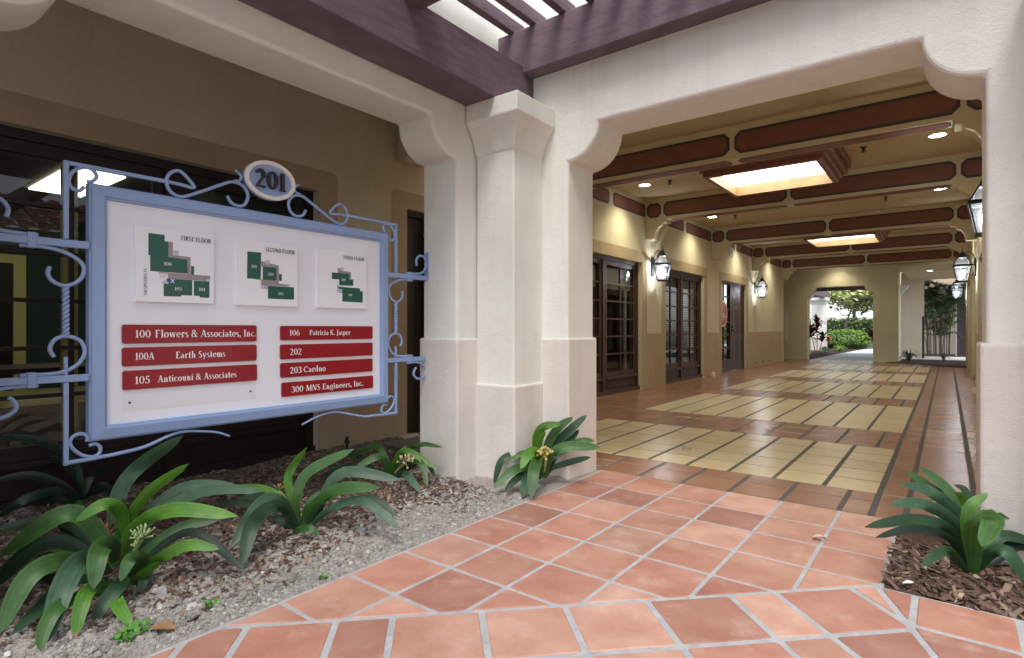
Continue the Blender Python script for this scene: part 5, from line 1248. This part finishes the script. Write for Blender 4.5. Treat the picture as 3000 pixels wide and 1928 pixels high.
# parked car, tail toward the path
car = empty('parked_car', 'white topped red car parked behind the shrub, only its rear corner showing', 'car', None, (-6.95, 33.35, -.03), R(8))
m = MB(); body = [(-2.1, .32), (-2.15, .62), (-2.05, .86), (-1.5, .93), (1.35, .90), (2.1, .74), (2.15, .34)]
m.prism(body, 'y', -.86, .86); m.build('body', carred, car, bevel=.08, seg=3); m = MB(); m.prism([(-1.75, .92), (-1.15, 1.38), (.35, 1.40), (1.1, .92)], 'y', -.74, .74); m.build('cabin', carglass, car, bevel=.08, seg=2)
m = MB(); m.prism([(-1.16, 1.40), (-1.1, 1.43), (.3, 1.45), (.36, 1.415)], 'y', -.7, .7); m.prism([(-1.83, .945), (-1.7, .97), (-1.1, 1.44), (-1.18, 1.44)], 'y', -.76, .76); m.build('roof', carwhite, car, bevel=.02)
for x in (-1.35, 1.35):
    for y in (-.80, .80):
        wl = MB().lathe([(.20, -.09), (.31, -.09), (.33, -.05), (.33, .05), (.31, .09), (.20, .09)], (x, y, .33), 24, 'y'); wl = wl.build('wheel', tyre, car, smooth=True); MB().lathe([(.001, -.07), (.20, -.08), (.20, .08), (.001, .07)], (x, y, .33), 18, 'y').build('rim', hub, wl)
for y in (-.62, .62): MB().box(2.10, 2.17, y-.17, y+.17, .58, .72).build('tail_light', signred, car, bevel=.02); MB().box(-2.17, -2.10, y-.17, y+.17, .58, .70).build('headlight', carwhite, car, bevel=.02)
MB().box(2.14, 2.17, -.26, .26, .50, .61).build('number_plate', carwhite, car)

# shaded palm corner at the right
cw = empty('court_wall', 'grey stucco wall of the dim corner left of the palms', 'wall'); MB().box(-1.46, -.72, 27.3, 27.6, -.06, 3.3).build('wall', arcw, cw); MB().box(-1.50, -1.34, 22.16, 24.6, -.06, 3.3).build('return_wall', arcw, cw)  # return wall here is added to block daylight from the palm corner
bw = empty('back_wall', 'pale stucco wall lit by daylight behind the tall palms', 'wall'); MB().box(-2.2, 3, 31.6, 31.9, -.06, 4.5).build('wall', arcw, bw)
cx_ = empty('court_column', 'slim cream stucco column in daylight right of the end wall', 'column', None, (-1.66, 26.6, 0)); MB().box(0, .20, 0, .3, -.06, 2.75).build('shaft', stucco, cx_, bevel=.01); MB().box(-.012, .212, -.012, .312, -.06, .985).build('wainscot', stucco_b, cx_)
m = MB(); m.prism([(.20, 2.75), (.20, 2.25), (.26, 2.45), (.42, 2.62), (.50, 2.75)], 'y', .02, .28); m.build('bracket', stucco, cx_)
wp = empty('door_surround', 'pale vertical door surround with plum door beyond the palms', 'door', None, (.27, 29.6, 0)); MB().box(0, .05, 0, .1, -.06, 2.9).build('jamb', stucco, wp); MB().box(.36, .42, -.3, -.2, -.06, 2.9).build('jamb', stucco, wp); MB().box(.05, .36, .03, .08, -.06, 2.9).build('door', purple, wp)
def palm(x, y, lab):
    o = empty('palm', lab, 'palm', None, (x, y, 0)); m = MB(); F = MB(); m.c = (.05, .06, .03)
    for k in range(20):
        a = random.uniform(0, 6.28); r = random.uniform(.05, .42); bx_, by_ = r*math.cos(a), r*math.sin(a); h = random.uniform(.5, 2.75); tp = Vector((bx_*1.5, by_*1.5, h))
        m.tube(smoothpath([(bx_, by_, 0), (bx_*1.1, by_*1.1, h*.5), tp], 4), .018, 6)
        for q in range(8):
            a2 = random.uniform(0, 6.28); e = random.uniform(.2, 1.25); l = random.uniform(.6, 1.15); d = Vector((math.cos(a2)*math.cos(e), math.sin(a2)*math.cos(e), math.sin(e)))
            sp = smoothpath([tp, tp+d*l*.5+Vector((0, 0, .06)), tp+d*l+Vector((0, 0, -.28*math.cos(e)))], 6); F.c = (.05, .08, .03); F.tube(sp, .005, 4)
            cc_ = clumpcol((.045, .085, .028), .6, 1.5)
            for i in range(2, len(sp)):
                T = (sp[i]-sp[i-1]).normalized(); s = T.cross(Vector((0, 0, 1)));
                if s.length < .05: continue
                s.normalize(); ll = .26*math.sin(math.pi*min(.95, i/(len(sp)-1)*.8+.18))+.05
                for sg_ in (-1, 1):
                    for f in (0, .5):
                        p = sp[i]*(1-f)+sp[i-1]*f; e_ = p+s*sg_*ll*.75+T*ll*.6+Vector((0, 0, -.09)); F.c = cc_; F.poly([p, (p+e_)/2+T*.012, e_, (p+e_)/2-T*.012])
    m.build('canes', bark_m, o, smooth=True); F.build('fronds', leaf2_m, o)
palm(-.25, 28.6, 'tall dark multi stemmed palm clump in the dim corner')
strappy('clivia', -1.0, 22.4, 22, .55, .045, (.04, .07, .035), 'small dark strappy plant in front of the grey wall', 'plant', None)
strappy('clivia', -.1, 23.3, 16, .35, .03, (.04, .07, .03), 'little dark tuft in the dim bed under the palms', 'plant', None)
MB().tube([(-.68, 25.0, 0), (-.68, 25.0, 1.5)], .035, 8).build('post', iron, empty('bollard_post', 'thin dark post standing in front of the palms', 'post'))
